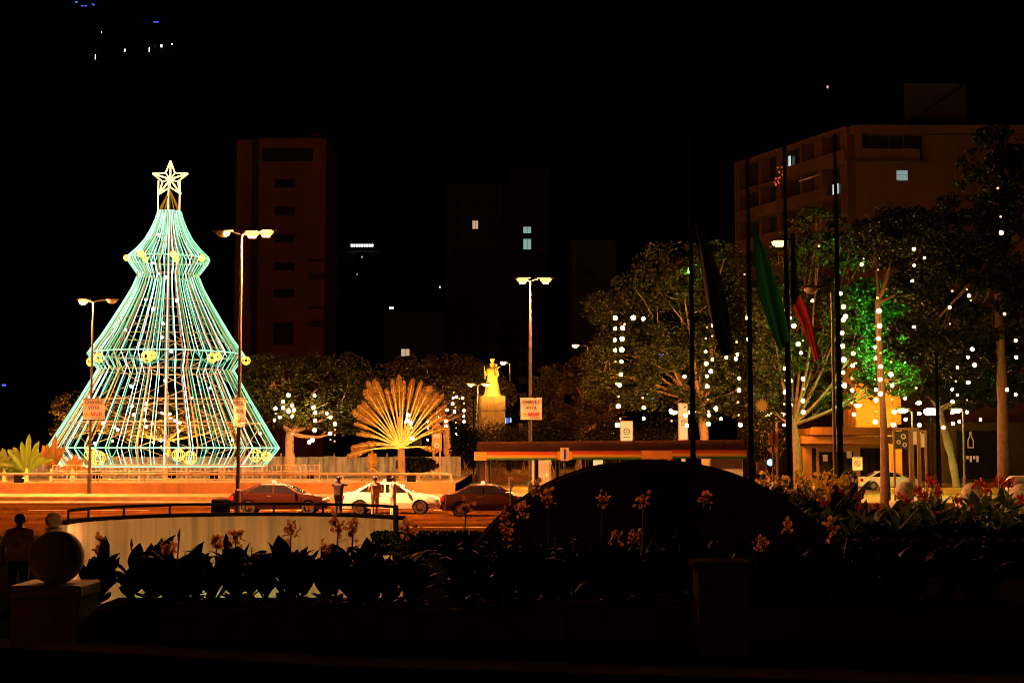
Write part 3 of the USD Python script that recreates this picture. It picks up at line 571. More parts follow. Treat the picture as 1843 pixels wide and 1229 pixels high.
# fan palm and banana plants
def blade(path, half, fold=.12, ny=5, tear=0, g=None):
    """A leaf along a path; half: half width at each point."""
    path = np.asarray(path, float); t = np.gradient(path, axis=0); t /= np.linalg.norm(t, axis=1, keepdims=True)
    side = np.cross(t, [0, -1.0, .15]); side /= np.maximum(np.linalg.norm(side, axis=1, keepdims=True), 1e-6); nrm = np.cross(side, t)
    u = np.linspace(-1, 1, ny); rows = []
    for i in range(len(path)):
        w = half[i] * (1 if g is None else 1 - tear * (g.random() if i % 2 else 0))
        rows.append(path[i] + u[:, None] * w * side[i] + (np.abs(u)[:, None]) * w * fold * nrm[i] * 2)
    return grid_mesh(np.array(rows))
def torn_blade(path, half, g, fold=.3):
    path = np.asarray(path, float); t = np.gradient(path, axis=0); t /= np.linalg.norm(t, axis=1, keepdims=True)
    side = np.cross(t, [0, -1.0, .15]); side /= np.maximum(np.linalg.norm(side, axis=1, keepdims=True), 1e-6); nrm = np.cross(side, t); V, Fc = [], []
    for i in range(len(path) - 1):
        for sg in (-1, 1):
            w0, w1 = half[i], half[i + 1]; d = t[i] * w0 * .45 + nrm[i] * fold * w0 * g.uniform(-.2, 1.2) - np.array([0, 0, g.uniform(0, .4) * w0])
            k = len(V); V += [path[i], path[i] + side[i] * sg * w0 + d, path[i + 1] * .93 + path[i] * .07 + side[i] * sg * w1 * g.uniform(.85, 1.05) + d * 1.05, path[i + 1]]; Fc += [[k, k + 1, k + 2], [k, k + 2, k + 3]]
    return np.array(V), np.array(Fc)
PY = 101.0; pc = W(722, 806, PY); ps = F / PY
t = thing('fan_palm', "large traveller's palm fan lit golden from below beside the hoarding", 'palm', (pc[0], PY, .85))
c = np.array([0, 0, pc[2] - .85]); g = np.random.default_rng(5)
obj('trunk', tube([(.05, 0, 0), (.02, 0, c[2] * .6), (0, 0, c[2])], [.30, .26, .24], 10), M['darkbark'], t)
obj('dead_leaf', ball(.5, 2, (-.1, -.35, c[2] + 1.9), (.35, .2, .7)), M['bark'], t)
fan = [math.radians(-72 + 132 * k / 23) for k in range(24)] + [math.radians(q) for q in (-80, -88, 82)]
for k, a in enumerate(fan):
    a += g.normal() * .02; ln = ((134 - 62 * abs(a / 1.26) ** 2.4) if k < 24 else (98, 92, 62)[k - 24]) * (1 + .05 * g.normal()) / ps
    dirv = np.array([math.sin(a), 0, math.cos(a)]); droop = np.array([0, 0, -1]) * (.10 + .35 * abs(math.sin(a)) ** 3); yo = (-1) ** k * .12
    P = np.array([c + dirv * ln * s + droop * ln * s ** 2.6 * .45 + np.array([0, yo + .3 * s * g.normal() * .3, 0]) for s in np.linspace(0, 1, 18)])
    st = obj('leaf_stalk', tube(P[:17], np.interp(np.arange(17), [0, 9, 16], [.085, .05, .012]), 5), M['stalk'], t)
    hw = np.interp(np.linspace(0, 1, 12), [0, .12, .6, .9, 1], [.02, .11, .25, .22, .05]) * (.6 + .7 * g.random())
    Q = smoothpath(P[8:], 12)
    obj('leaf', torn_blade(smoothpath(Q, 20), np.interp(np.linspace(0, 1, 20), np.linspace(0, 1, 12), hw), g, .35 * (1 if k % 2 else -1)), M['palm_leaf'], t)
for k in range(5):
    a = math.radians(-40 + 20 * k); P = np.array([(-1.2 - .4 * k + math.sin(a) * 2.0 * s, -.4, 2.6 * s * math.cos(a) - .5 * s ** 2) for s in np.linspace(0, 1, 12)])
    obj('sucker_leaf', blade(P, np.interp(np.linspace(0, 1, 12), [0, .4, .7, 1], [.04, .06, .30, .02]), .2, 5, .4, g), M['palm_leaf'], t)
for k, (px, dz) in enumerate(((706, 0), (742, 0))):
    q = thing('palm_floodlight', ['gold floodlight at the foot of the fan palm, left of its trunk', 'gold floodlight at the foot of the fan palm, right of its trunk'][k], 'floodlight', (W(px, 840, 97)[0], 96.6, .85))
    obj('lamp_housing', mv(bev(-.22, .22, -.1, .1, .05, .3), rx=-.5), M['black'], q); obj('lens', mv(bx(-.18, .18, -.09, .09, .303, .312), rx=-.5), M['flood_gold'], q); obj('visor', bx(-.3, .3, -.34, -.31, .0, .62), M['black'], q)
def banana(label, px, Y, n, hpx, seed, spread=.5, lm='banana_leaf'):
    g = np.random.default_rng(seed); s = F / Y; x = W(px, 850, Y)[0]; t = thing('banana_plant', label, 'plant', (x, Y, .85))
    obj('stem', tube([(0, 0, 0), (0, 0, .9)], [.16, .1], 8), M['stalk'], t)
    for k in range(n):
        a = (k / (n - 1) - .5) * 2 * spread + g.normal() * .08; ln = hpx / s * (.75 + .35 * g.random()); az = g.normal() * .4
        P = np.array([(math.sin(a) * ln * u, math.sin(az) * ln * u * .4, .5 + math.cos(a) * ln * u - abs(a) * .5 * ln * u ** 2.5) for u in np.linspace(0, 1, 14)])
        obj('leaf', blade(P, np.interp(np.linspace(0, 1, 14), [0, .15, .5, .85, 1], [.03, .09, .22, .17, .02]), .15, 5), M[lm], t)
banana('green banana plant left of the light tree, tallest leaves', 48, 96.5, 12, 70, 41, .75)
banana('green banana plant at the left edge of the picture behind the rail', 8, 97, 10, 48, 42, 1.1)
banana('brownish banana plant leaning against the light tree base', 92, 97.5, 7, 68, 43, .35, 'palm_leaf')
banana('low green banana plant behind the rail left of the lamp pole', 130, 95.5, 6, 36, 44, .9, 'palm_leaf')
q = thing('garden_floodlight', 'floodlight on the plaza in front of the banana plants', 'floodlight', (W(40, 850, 94)[0], 93.6, .85))
obj('lamp_housing', mv(bev(-.22, .22, -.1, .1, .05, .3), rx=-.5), M['black'], q); obj('lens', mv(bx(-.18, .18, -.09, .09, .303, .312), rx=-.5), M['flood_lime'], q); obj('visor', bx(-.3, .3, -.34, -.31, .0, .62), M['black'], q)

# ------------------------------------------------------------------ fairy lights
def z6(l): return [(1000 + x / 3.544, 420 + y / 3.544) for x, y in l]
def z7(l): return [(1323 + x / 3.544, 420 + y / 3.544) for x, y in l]
def z3(l): return [(380 + x / 6.143, 640 + y / 6.143) for x, y in l]
def z2(l): return [(60 + x / 3.544, 560 + y / 3.544) for x, y in l]
def z4(l): return [(500 + x / 3.544, 620 + y / 3.544) for x, y in l]
def light_string(label, pts, Y, r=.12, m='bulb', jit=.5, seed=0):
    g = np.random.default_rng(seed + int(pts[0][0]))
    P = [W(px, py, Y + g.uniform(-jit, jit)) for px, py in pts]
    t = thing('light_string', label, 'fairy lights', P[0]); P = np.array(P) - P[0]
    obj('wire', [tube([P[i], (P[i] + P[i + 1]) / 2 - [0, 0, .05], P[i + 1]], .012, 3) for i in range(len(P) - 1)] if len(P) > 1 else [tube([P[0], P[0] + [0, 0, .4]], .012, 3)], M['black'], t)
    for k, p in enumerate(P):
        dim = g.random() < .3; obj('bulb', ball(r * (g.uniform(.45, .75) if dim else g.uniform(.75, 1.12)), 2, p), M['bulb_dim' if dim else m], t, smooth=True)
S = light_string
S('left bulb column of the double hanging light strands', z6([(380, 540), (380, 608), (378, 680), (380, 745), (382, 818), (388, 958)]), 91.5, .125)
S('right bulb column of the double hanging light strands, curving up to the right', z6([(560, 545), (495, 538), (440, 580), (428, 605), (424, 672), (422, 742), (420, 818), (416, 900), (408, 966), (402, 1040), (400, 1103), (412, 1182), (395, 1222)]), 91.0, .14)
S('short hanging strand of three bulbs right of the double strands', z6([(556, 1048), (562, 1112), (562, 1180)]), 92, .125)
S('short bulb strand just left of the leftmost flagpole', z6([(822, 914), (735, 1130), (740, 1195), (830, 1160), (838, 1225)]), 92, .115)
S('long bulb strand hanging just right of the leftmost flagpole', z6([(1005, 586), (965, 600), (998, 655), (958, 670), (957, 755), (1000, 805), (960, 830), (990, 880), (966, 910), (966, 975), (970, 1060), (1022, 1115), (1025, 1130), (975, 1135), (978, 1158), (975, 1215), (1055, 1183)]), 92.5, .12)
S('bulb strand left of the green flag', z6([(1205, 262), (1220, 540), (1228, 676), (1155, 693), (1088, 792), (1160, 770), (1150, 800), (1170, 925), (1170, 1000), (1163, 1077), (1168, 1158), (1178, 1220)]), 91.5, .12)
S('bulb strand along the pole below the red flag', z6([(1638, 430), (1458, 490), (1492, 540), (1520, 590), (1547, 707), (1495, 782), (1460, 863), (1465, 938), (1498, 940), (1462, 1012), (1458, 1088), (1503, 1093), (1458, 1222)]), 88, .12)
S('bulb strand hanging below the tip of the red flag', z6([(1680, 82), (1578, 683), (1565, 762), (1578, 928), (1582, 992), (1578, 1068), (1580, 1140)]), 88, .115)
S('bulb strand beside the tallest dark pole', z7([(672, 385), (655, 380), (692, 468), (705, 530), (690, 552), (683, 635), (685, 720), (693, 805), (690, 888), (697, 970)]), 86, .13)
S('bulb strand hanging in front of the ochre wall left edge', z7([(753, 765), (750, 843), (745, 925), (747, 1000), (745, 1080), (757, 1155)]), 86, .12)
S('bulb strand wound up the tall straight trunk', z7([(908, 412), (918, 495), (922, 590), (915, 672), (928, 763), (928, 850), (925, 932), (927, 1022)]), 78.6, .11, jit=.05)
S('bulb strand hanging left of the tall straight trunk', z7([(895, 725), (897, 795), (893, 930), (898, 997), (900, 1063), (898, 1135), (895, 1202)]), 81, .11)
S('bulb strand hanging right of the tall straight trunk', z7([(995, 820), (995, 900), (1002, 968), (1000, 1058), (1015, 1138), (1010, 1220)]), 82, .12)
S('scattered bulbs in the dark crown above the straight trunk', z7([(820, 162), (808, 198), (912, 233), (1208, 157), (1142, 205), (1140, 100), (1130, 303)]), 74, .075)
S('scattered bulbs in the middle of the big dark right tree', z7([(1385, 368), (1478, 358), (1492, 397), (1503, 428), (1368, 472), (1370, 577), (1140, 597)]), 70.5, .075)
S('bulb strand low in the big dark tree left of its trunk', z7([(1513, 738), (1485, 790), (1528, 840), (1418, 855), (1408, 943), (1487, 950), (1385, 995), (1418, 1030), (1480, 1062), (1388, 1073), (1383, 1145), (1478, 1140), (1430, 1200), (1390, 1212), (1565, 1187)]), 72, .085)
S('bulbs at the right edge of the picture beside the thick trunk', z7([(1718, 515), (1790, 682), (1793, 790), (1735, 997), (1790, 1028)]), 71, .085)
S('bulb strand left of the green lamp', z7([(1155, 985), (1175, 1080), (1162, 1083), (1085, 1053), (1175, 1148), (1088, 1185), (1175, 1222)]) + [(1655, 782), (1698, 769)], 84, .105)
S('three bulbs high in the right tree beside a bare limb', [(1796, 339), (1801, 390), (1802, 419)], 71, .095)
S('cluster of bulbs in the tree right of the light tree, above its fork', z3([(855, 437), (795, 508), (712, 580), (797, 577), (893, 550), (915, 600), (853, 612), (715, 640), (760, 680), (700, 713), (897, 670), (898, 862)]), 105, .13, 'bulb_cool')
S('hanging bulb strand in the middle of the tree right of the light tree', z3([(1145, 440), (1133, 573), (1150, 630), (1150, 718), (1145, 822), (1120, 932), (1085, 955)]), 105, .13, 'bulb_cool')
S('paired bulb strand hanging left of the fan palm', z3([(1280, 637), (1295, 682), (1320, 680), (1370, 755), (1370, 815), (1313, 860), (1365, 877), (1320, 928), (1365, 945)]), 105, .12, 'bulb_cool')
S('upper bulbs seen through the light tree', z2([(718, 518), (720, 590), (712, 625), (640, 660), (650, 700), (710, 698), (760, 720), (520, 740), (445, 715)]), 119, .12, 'bulb_cool')
S('right bulbs seen through the light tree', z2([(820, 650), (870, 655), (875, 682), (815, 698), (935, 710), (925, 765), (928, 825), (1270, 820), (1445, 780)]), 119, .12, 'bulb_cool')
S('lower bulbs seen through the light tree', z2([(815, 825), (815, 860), (768, 838), (505, 830), (395, 842)]), 119, .12, 'bulb_cool')
S('dense bulb strands in the tree left of the unlit lamp, upper part', z4([(1122, 305), (1140, 335), (1118, 340), (1158, 345), (1180, 340), (1188, 375), (1115, 378), (1073, 388), (1133, 400), (1127, 428), (1080, 418)]), 131, .12, 'bulb_cool')
S('dense bulb strands in the tree left of the unlit lamp, lower part', z4([(1187, 420), (1187, 458), (1073, 487), (1072, 522), (1135, 497), (1138, 532), (1188, 492), (1140, 568), (1022, 462)]), 131, .12, 'bulb_cool')
S('bulb strand right of the fan palm beside the metro sign', z4([(955, 490), (957, 535), (955, 572), (957, 607)]), 112, .11, 'bulb_cool')
S('bulb strand hanging in front of the fan palm leaves', z4([(830, 450), (815, 492), (828, 482), (848, 500), (855, 530), (852, 560), (858, 598)]), 97.5, .12, 'bulb_cool')
# green floodlights in the foliage
for lab, px, py, Y, mm, r in (('bright green lamp on a post in front of the leaning trunk', 1675, 741, 90, 'green_lamp', .30), ):
    c = W(px, py, Y); t = thing('green_lamp', lab, 'lamp', (c[0], Y, 0))
    obj('pole', tube([(0, 0, 0), (0, 0, c[2] - .2)], .06, 8), M['black'], t); obj('lamp_globe', ball(r, 2, (0, 0, c[2]), (1.5, 1, .85)), M[mm], t, smooth=True); obj('collar', lathe([(.06, c[2] - .3), (.16, c[2] - .24), (.2, c[2] - .18)], 10), M['black'], t)
for k, (lab, px, py, Y, s) in enumerate((('green floodlight in the foliage right of the straight trunk', 1618, 592, 88.5, .16), ('green floodlight in the foliage left of the straight trunk', 1586, 662, 89, .13), ('green floodlight in the upper crown of the broad fairy light tree', 1240, 490, 95, .035), ('green floodlight low in the foliage right of the straight trunk', 1632, 655, 88.5, .13), ('green floodlight in the foliage below the red flag', 1540, 655, 88, .05))):
    c = W(px, py, Y); t = thing('green_floodlight', lab, 'floodlight', c)
    obj('lamp_housing', bev(-s, s, -.04, .08, -s * .7, s * .7, .02), M['black'], t); obj('lens', [bx(-s * .8, s * .8, .083, .095, -s * .5, s * .5), bx(-s * .8, s * .8, -.03, .07, s * .703, s * .76)], M['flood_green'], t); obj('bracket', bx(-.02, .02, -.02, .02, -s - .3, -s * .7), M['black'], t)

# ------------------------------------------------------------------ statue
SY = 129.0; sc = F / SY; st0 = W(886, 713, SY)
t = thing('statue_pedestal', 'tall square stone pedestal under the golden statue', 'pedestal', (st0[0], SY, .85))
hp = st0[2] - .85; w = 23.5 / sc; nc = 10
for k in range(nc):
    z0, z1 = hp * k / nc, hp * (k + 1) / nc; off = (k % 2) * .5
    cuts = [-w] + [-w + (i + 1 - off * .5) * 2 * w / 3 for i in range(2)] + [w]
    for a, b in zip(cuts[:-1], cuts[1:]): obj('stone_block', bev(a + .006, b - .006, -w, w, z0 + .008, z1 - .004, .02), M['kiosk'], t)
t = thing('statue', 'golden statue of a crowned robed woman holding a child, on the pedestal', 'statue', (st0[0], SY, st0[2]))
H = 68 / sc
def S3(r, p): return Manifold.sphere(r, 24).translate(tuple(map(float, p)))
def bone(p, q, r0, r1): return Manifold.batch_hull([S3(r0, p), S3(r1, q)])
def soften(m, L=.05, it=6):
    m = m.refine_to_length(L).to_mesh(); tm = trimesh.Trimesh(m.vert_properties[:, :3], m.tri_verts); trimesh.smoothing.filter_taubin(tm, iterations=it); return tm
u = H / 3.4
robe = lathe([(.001, 0), (.72 * u, 0), (.70 * u, .12 * u), (.60 * u, .7 * u), (.50 * u, 1.3 * u), (.44 * u, 1.75 * u), (.40 * u, 2.1 * u), (.46 * u, 2.35 * u), (.34 * u, 2.52 * u), (.14 * u, 2.62 * u), (.12 * u, 2.7 * u), (.001, 2.72 * u)], 48)
v, f = robe; a = np.arctan2(v[:, 1], v[:, 0]); rr = np.linalg.norm(v[:, :2], axis=1); k = 1 + .07 * np.sin(a * 9 + v[:, 2] * 1.5) * np.clip(1 - v[:, 2] / (2.1 * u), 0, 1) + .03 * np.sin(a * 15)
v[:, 0] *= k; v[:, 1] *= k * .8; obj('robe', (v, f), M['gold'], t, smooth=True)
obj('head', soften(Manifold.batch_hull([S3(.17 * u, (0, 0, 2.93 * u)), S3(.13 * u, (0, -.03 * u, 2.80 * u))]) + bone((0, 0, 2.6 * u), (0, 0, 2.85 * u), .1 * u, .1 * u) + S3(.035 * u, (0, -.18 * u, 2.88 * u))), M['gold'], t, smooth=True)
obj('veil', mv(lathe([(.26 * u, 2.35 * u), (.24 * u, 2.7 * u), (.21 * u, 3.0 * u), (.12 * u, 3.10 * u)], 20), (0, .05 * u, 0), s=(1, .9, 1)), M['gold'], t, smooth=True)
obj('crown', [lathe([(.15 * u, 3.08 * u), (.20 * u, 3.26 * u), (.16 * u, 3.26 * u)], 12)] + [bx(.17 * u * math.cos(q) - .03 * u, .17 * u * math.cos(q) + .03 * u, .17 * u * math.sin(q) - .03 * u, .17 * u * math.sin(q) + .03 * u, 3.24 * u, 3.40 * u) for q in np.arange(8) * PI / 4], M['gold'], t)
obj('arm', soften(bone((-.4 * u, 0, 2.4 * u), (-.56 * u, -.2 * u, 1.95 * u), .12 * u, .10 * u) + bone((-.56 * u, -.2 * u, 1.95 * u), (-.62 * u, -.5 * u, 2.2 * u), .10 * u, .07 * u)), M['gold'], t, smooth=True)
obj('arm', soften(bone((.4 * u, 0, 2.4 * u), (.52 * u, -.15 * u, 1.9 * u), .12 * u, .10 * u) + bone((.52 * u, -.15 * u, 1.9 * u), (.30 * u, -.55 * u, 1.95 * u), .10 * u, .07 * u)), M['gold'], t, smooth=True)
obj('sceptre', tube([(-.64 * u, -.52 * u, 1.5 * u), (-.70 * u, -.52 * u, 2.7 * u)], .025 * u, 6), M['gold'], t)
obj('child', soften(bone((.36 * u, -.38 * u, 2.05 * u), (.36 * u, -.36 * u, 2.5 * u), .20 * u, .15 * u) + S3(.14 * u, (.36 * u, -.38 * u, 2.78 * u)) + bone((.36 * u, -.38 * u, 2.5 * u), (.36 * u, -.38 * u, 2.75 * u), .08 * u, .07 * u) + bone((.42 * u, -.4 * u, 2.5 * u), (.68 * u, -.5 * u, 2.62 * u), .06 * u, .04 * u) + bone((.34 * u, -.42 * u, 2.05 * u), (.44 * u, -.62 * u, 1.75 * u), .11 * u, .07 * u)), M['gold'], t, smooth=True)
obj('plinth', lathe([(.001, .0), (.85 * u, 0.0), (.85 * u, -.003 + .1 * u), (.7 * u, .1 * u)], 20), M['gold'], t)
for k, dx in enumerate((-1.6, 1.6)):
    q = thing('statue_floodlight', ['gold floodlight on a mast left of the statue pedestal', 'gold floodlight on a mast right of the statue pedestal'][k], 'floodlight', (st0[0] + dx, SY - 3.6, .85))
    obj('mast', tube([(0, 0, 0), (0, 0, 6.7)], .05, 6), M['black'], q); obj('lamp_housing', mv(bev(-.2, .2, -.1, .1, -.1, .1), (0, 0, 6.8), rx=-.45), M['black'], q); obj('lens', mv(bx(-.17, .17, -.05, .09, .103, .115), (0, 0, 6.8), rx=-.45), M['flood_statue'], q)

# ------------------------------------------------------------------ bus shelter
BY = 69.6
t = thing('bus_shelter', 'long bus shelter with brown barrel roof and red yellow green striped fascia', 'bus shelter', (0, BY, 0))
def SX(px): return W(px, 812, BY)[0]
def SZ_(py): return W(900, py, BY)[2]
xa, xb = SX(860), SX(1345); seg = (xb - xa) / 12
for k in range(12):
    x = xa + k * seg; n = 14; a = np.linspace(0, PI, n)
    arc = Polygon([(.75 * math.cos(q), .55 * math.sin(q)) for q in a] + [(.70 * math.cos(q), .50 * math.sin(q)) for q in a[::-1]])
    v, f = prism(arc, seg - .04); z0 = SZ_(815) + .0085 * (x - xa)
    v = np.c_[x + v[:, 2], v[:, 0] + 1.0, v[:, 1] + z0]; obj('roof_barrel', (v, f), M['barrel'], t, smooth=30)
    arc2 = Polygon([(.78 * math.cos(q), .58 * math.sin(q)) for q in a] + [(.74 * math.cos(q), .54 * math.sin(q)) for q in a[::-1]])
    v, f = prism(arc2, .05); v = np.c_[x - .045 + v[:, 2], v[:, 0] + 1.0, v[:, 1] + z0]; obj('roof_rib', (v, f), M['barrel'], t)
for p0, p1, kind in ((853, 876, 'o'), (876, 1003, 'r'), (1003, 1030, 'o'), (1030, 1155, 'r'), (1155, 1210, 'o'), (1210, 1345, 'r')):
    x0, x1 = SX(p0), SX(p1); zc = SZ_(821) + .0085 * ((x0 + x1) / 2 - xa)
    q = UsdGeom.Xform.Define(stage, numbered(str(t.GetPath()), 'fascia_panel')) if False else None
    m_ = obj('fascia_panel', bev(x0 + .004, x1 - .004, -.06, .06, -.21, .21, .012), M['fascia_plain' if kind == 'o' else 'rainbow'], t)
    UsdGeom.Xformable(m_).AddTranslateOp().Set((0, 0.18, float(zc)))
obj('roof_beam', [bx(xa, xb, .30, 1.75, SZ_(815) - .12, SZ_(815) - .02)], M['barrel'], t)
for px in (878, 966, 1004, 1052, 1130, 1215, 1300): obj('column', tube([(SX(px), .9, 0), (SX(px), .9, SZ_(817))], .11 if px != 878 else .14, 10), M['pole'], t)
obj('side_panel', bev(SX(1281), SX(1340), .5, .62, .1, SZ_(824), .02), M['white'], t)
obj('bench', [bx(SX(900), SX(1100), 1.1, 1.5, .42, .48)], M['concrete'], t)
for px in (910, 1000, 1090): obj('bench_leg', bx(SX(px) - .06, SX(px) + .06, 1.15, 1.45, 0, .42), M['concrete'], t)
obj('poster_panel', [bev(SX(1070), SX(1088), 1.15, 1.25, SZ_(842), SZ_(828), .02)], M['signlit'], t)
t = thing('wrapped_column', 'shiny foil wrapped round column under the bus shelter roof', 'column', (W(973, 850, 84)[0], 84.4, .16))
n = 40; pr = [(0.58 + .02 * math.sin(z * 7), z) for z in np.linspace(0, 2.55, 14)]; v, f = lathe(pr, n); a = np.arctan2(v[:, 1], v[:, 0]); k = 1 + .05 * np.sin(a * 11 + v[:, 2]) + .03 * np.sin(a * 23 + 1); v[:, :2] *= k[:, None]
obj('foil_wrap', (v, f), M['foil'], t, smooth=40); obj('column_core', lathe([(.5, 0), (.5, 2.6), (.001, 2.6)], 20), M['steel'], t)
def road_sign(label, px, py, w, h, Y, m='signwhite', diamond=False, ringed=False, base=0, rz=0):
    c = W(px, py, Y); s = F / Y; ww, hh = w / s, h / s; t = thing('road_sign', label, 'sign', (c[0], Y, base), rz); z = c[2] - base
    obj('post', tube([(0, .05, 0), (0, .05, z + hh * .4)], .04, 6), M['pole'], t)
    pl = Polygon([(-ww / 2, 0), (0, -hh / 2), (ww / 2, 0), (0, hh / 2)]) if diamond else sbox(-ww / 2, -hh / 2, ww / 2, hh / 2)
    p = obj('sign_plate', upright(prism(pl.buffer(.02), .02), (0, 0, z)), M[m], t)
    if ringed:
        R = min(ww, hh) * .34; obj('ring', upright(prism(Point(0, 0).buffer(R).difference(Point(0, 0).buffer(R * .75)), .006), (0, -.023, z)), M['inkred'], t)
        obj('bar', mv(upright(prism(sbox(-R * .8, -R * .1, R * .8, R * .1), .006), (0, 0, 0)), (0, -.023, z), ry=.78), M['inkred'], t)
        obj('letter', text('E', R * .8, 0, -.03, z - R * .4, d=.004), M['ink'], t)
    else: obj('stripe', upright(prism(sbox(-ww * .1, -hh * .4, ww * .1, hh * .4), .006), (0, -.023, z)), M['ink'], t)
road_sign('pale rectangular stop sign plate standing in front of the bus shelter', 1016, 817, 14, 22, 66)
road_sign('small pale plate sign beside the maroon car', 919, 868, 7, 17, 63.5)
road_sign('no parking sign left of the forked tree', 1371, 842, 17, 22, 62, ringed=True)
road_sign('no parking sign in front of the pavilion window', 1543, 834, 17, 22, 100, ringed=True)
road_sign('tilted pale street sign above the diamond sign', 1392, 790, 16, 20, 70, 'signorange', rz=.2)
road_sign('diamond shaped warning sign beside the forked tree', 1391, 809, 17, 17, 70, 'signorange', True)
c = W(1386, 832, 110); t = thing('blue_light_sign', 'small glowing blue white sign low beside the forked tree', 'sign', (c[0], 110, 0))
obj('post', tube([(0, .06, 0), (0, .06, c[2])], .05, 6), M['black'], t); obj('sign_face', upright(prism(Point(0, 0).buffer(.26), .05), (0, 0, c[2])), M['signblue'], t); obj('rim', upright(prism(Point(0, 0).buffer(.32).difference(Point(0, 0).buffer(.265)), .08), (0, 0, c[2])), M['black'], t)
# lit advertising column and metro sign
for lab, px, p0, p1, w in (('lit yellow advertising panel above the bus shelter roof', 1128, 757, 796, 20), ('tall lit yellow panel left of the pale trunk', 1230, 725, 792, 14)):
    Y = 96; c = W(px, p1, Y); s = F / Y; t = thing('advertising_panel', lab, 'sign', (c[0], Y, 0)); zt = W(px, p0, Y)[2]
    obj('panel_box', bev(-w / s / 2 - .06, w / s / 2 + .06, .02, .3, c[2], zt, .02), M['kiosk'], t); obj('lit_face', bx(-w / s / 2, w / s / 2, 0.0, .017, c[2] + .06, zt - .06), M['signlit'], t)
    obj('post', bx(-.12, .12, .06, .26, 0, c[2]), M['kiosk'], t)
    z = (c[2] + zt) / 2; R = w / s * .3; obj('emblem', upright(prism(Point(0, 0).buffer(R).difference(Point(0, 0).buffer(R * .75)), .01), (0, -.004, z)), M['ink'], t)
    obj('lettering', [bx(-R, R, -.012, -.003, z + q, z + q + .05) for q in (-R * .2, R * .25, -R * 1.7)], M['ink'], t)
c = W(786, 790, 108); t = thing('metro_sign', 'orange metro sign column with letter M right of the fan palm', 'sign', (c[0], 108, .85))
z0, z1 = c[2] - .85 - .25, W(786, 772, 108)[2] - .85
obj('panel_box', bev(-.38, .38, 0, .25, z0 - .7, z1, .03), M['signorange'], t); obj('letter', text('M', .42, 0, -.012, z1 - .65), M['signlit'], t)
obj('emblem', upright(prism(Point(0, 0).buffer(.2).difference(Point(0, 0).buffer(.11)), .01), (0, -.003, z0 - .25)), M['signlit'], t); obj('post', [bx(-.3, -.18, .05, .2, 0, z0 - .7), bx(.18, .3, .05, .2, 0, z0 - .7)], M['signorange'], t)
obj('gable', upright(prism(Polygon([(-.5, 0), (.5, 0), (.1, .5)]), .2), (0, .22, z1)), M['signorange'], t)

# ------------------------------------------------------------------ pavilion and things at the right
KY = 122.0
def KX(px): return W(px, 812, KY)[0]
def KZ(py): return W(1520, py, KY)[2]
t = thing('pavilion', 'low orange brown pavilion with flat stepped canopies and dark shopfront', 'building', (0, KY, 0))
kx0, kx1 = KX(1445), KX(1600)
holes = [sbox(KX(1474), .25, KX(1536), KZ(813)), sbox(KX(1548), .3, KX(1592), KZ(806)), sbox(KX(1461), .6, KX(1469), KZ(806))]
wall = sbox(kx0, 0, kx1, KZ(800))
for hh in holes: wall = wall.difference(hh)
obj('front_wall', upright(prism(wall, .25), (0, .25, 0)), M['kiosk'], t); obj('rear_wall', bx(kx0, kx1, 5.5, 5.7, 0, KZ(800)), M['kiosk'], t)
for x in (kx0, kx1 - .2): obj('side_wall', bx(x, x + .2, .26, 5.49, 0, KZ(800)), M['kiosk'], t)
for k, hh in enumerate(holes):
    a, b, c2, d = hh.bounds; w_ = obj('window', bx(a, c2, .18, .21, b, d), M['darkwin'], t)
    for q in np.linspace(a, c2, 4 if c2 - a > 1 else 2): obj('mullion', bx(q - .03, q + .03, .10, .17, b, d), M['black'], w_)
obj('lower_canopy', bev(kx0 - .3, kx1, -1.6, 5.8, KZ(799), KZ(785), .03), M['kiosk'], t)
for k in range(7):
    a = KX(1452) + k * (KX(1602) - KX(1452)) / 7; obj('fascia_panel', bev(a + .01, a + (KX(1602) - KX(1452)) / 7 - .01, -2.1, -1.95, KZ(783), KZ(769), .015), M['kiosk'], t)
obj('roof', bx(KX(1452), KX(1602), -1.94, 5.8, KZ(783), KZ(771)), M['concrete'], t)
for px, pz in ((1485, 818), (1528, 812)): obj('notice', [bev(KX(px) - .2, KX(px) + .2, -.03, -.004, KZ(pz + 12), KZ(pz), .005)], M['signwhite'], t)
x0, x1 = W(1540, 730, 133)[0], W(1622, 730, 133)[0]
t = thing('ochre_tower', 'plain ochre lit wall block behind the pavilion and straight trunk', 'building', (0, 133, 0))
obj('wall', bev(x0, x1, 0, 5, 0, W(1580, 645, 133)[2], .05), M['ochre'], t)
for z in np.arange(2, W(1580, 645, 133)[2] - .5, 2.2): obj('joint_band', bx(x0 + .02, x1 - .02, -.03, -.002, z, z + .08), M['ochre'], t)
q = thing('wall_floodlight', 'floodlight on the pavilion roof washing the ochre wall', 'floodlight', ((x0 + x1) / 2, 125.5, KZ(771)))
obj('lamp_housing', bev(-.3, .3, -.2, .1, .02, .4), M['black'], q); obj('lens', mv(bx(-.25, .25, .103, .115, .08, .36)), M['flood_gold'], q)
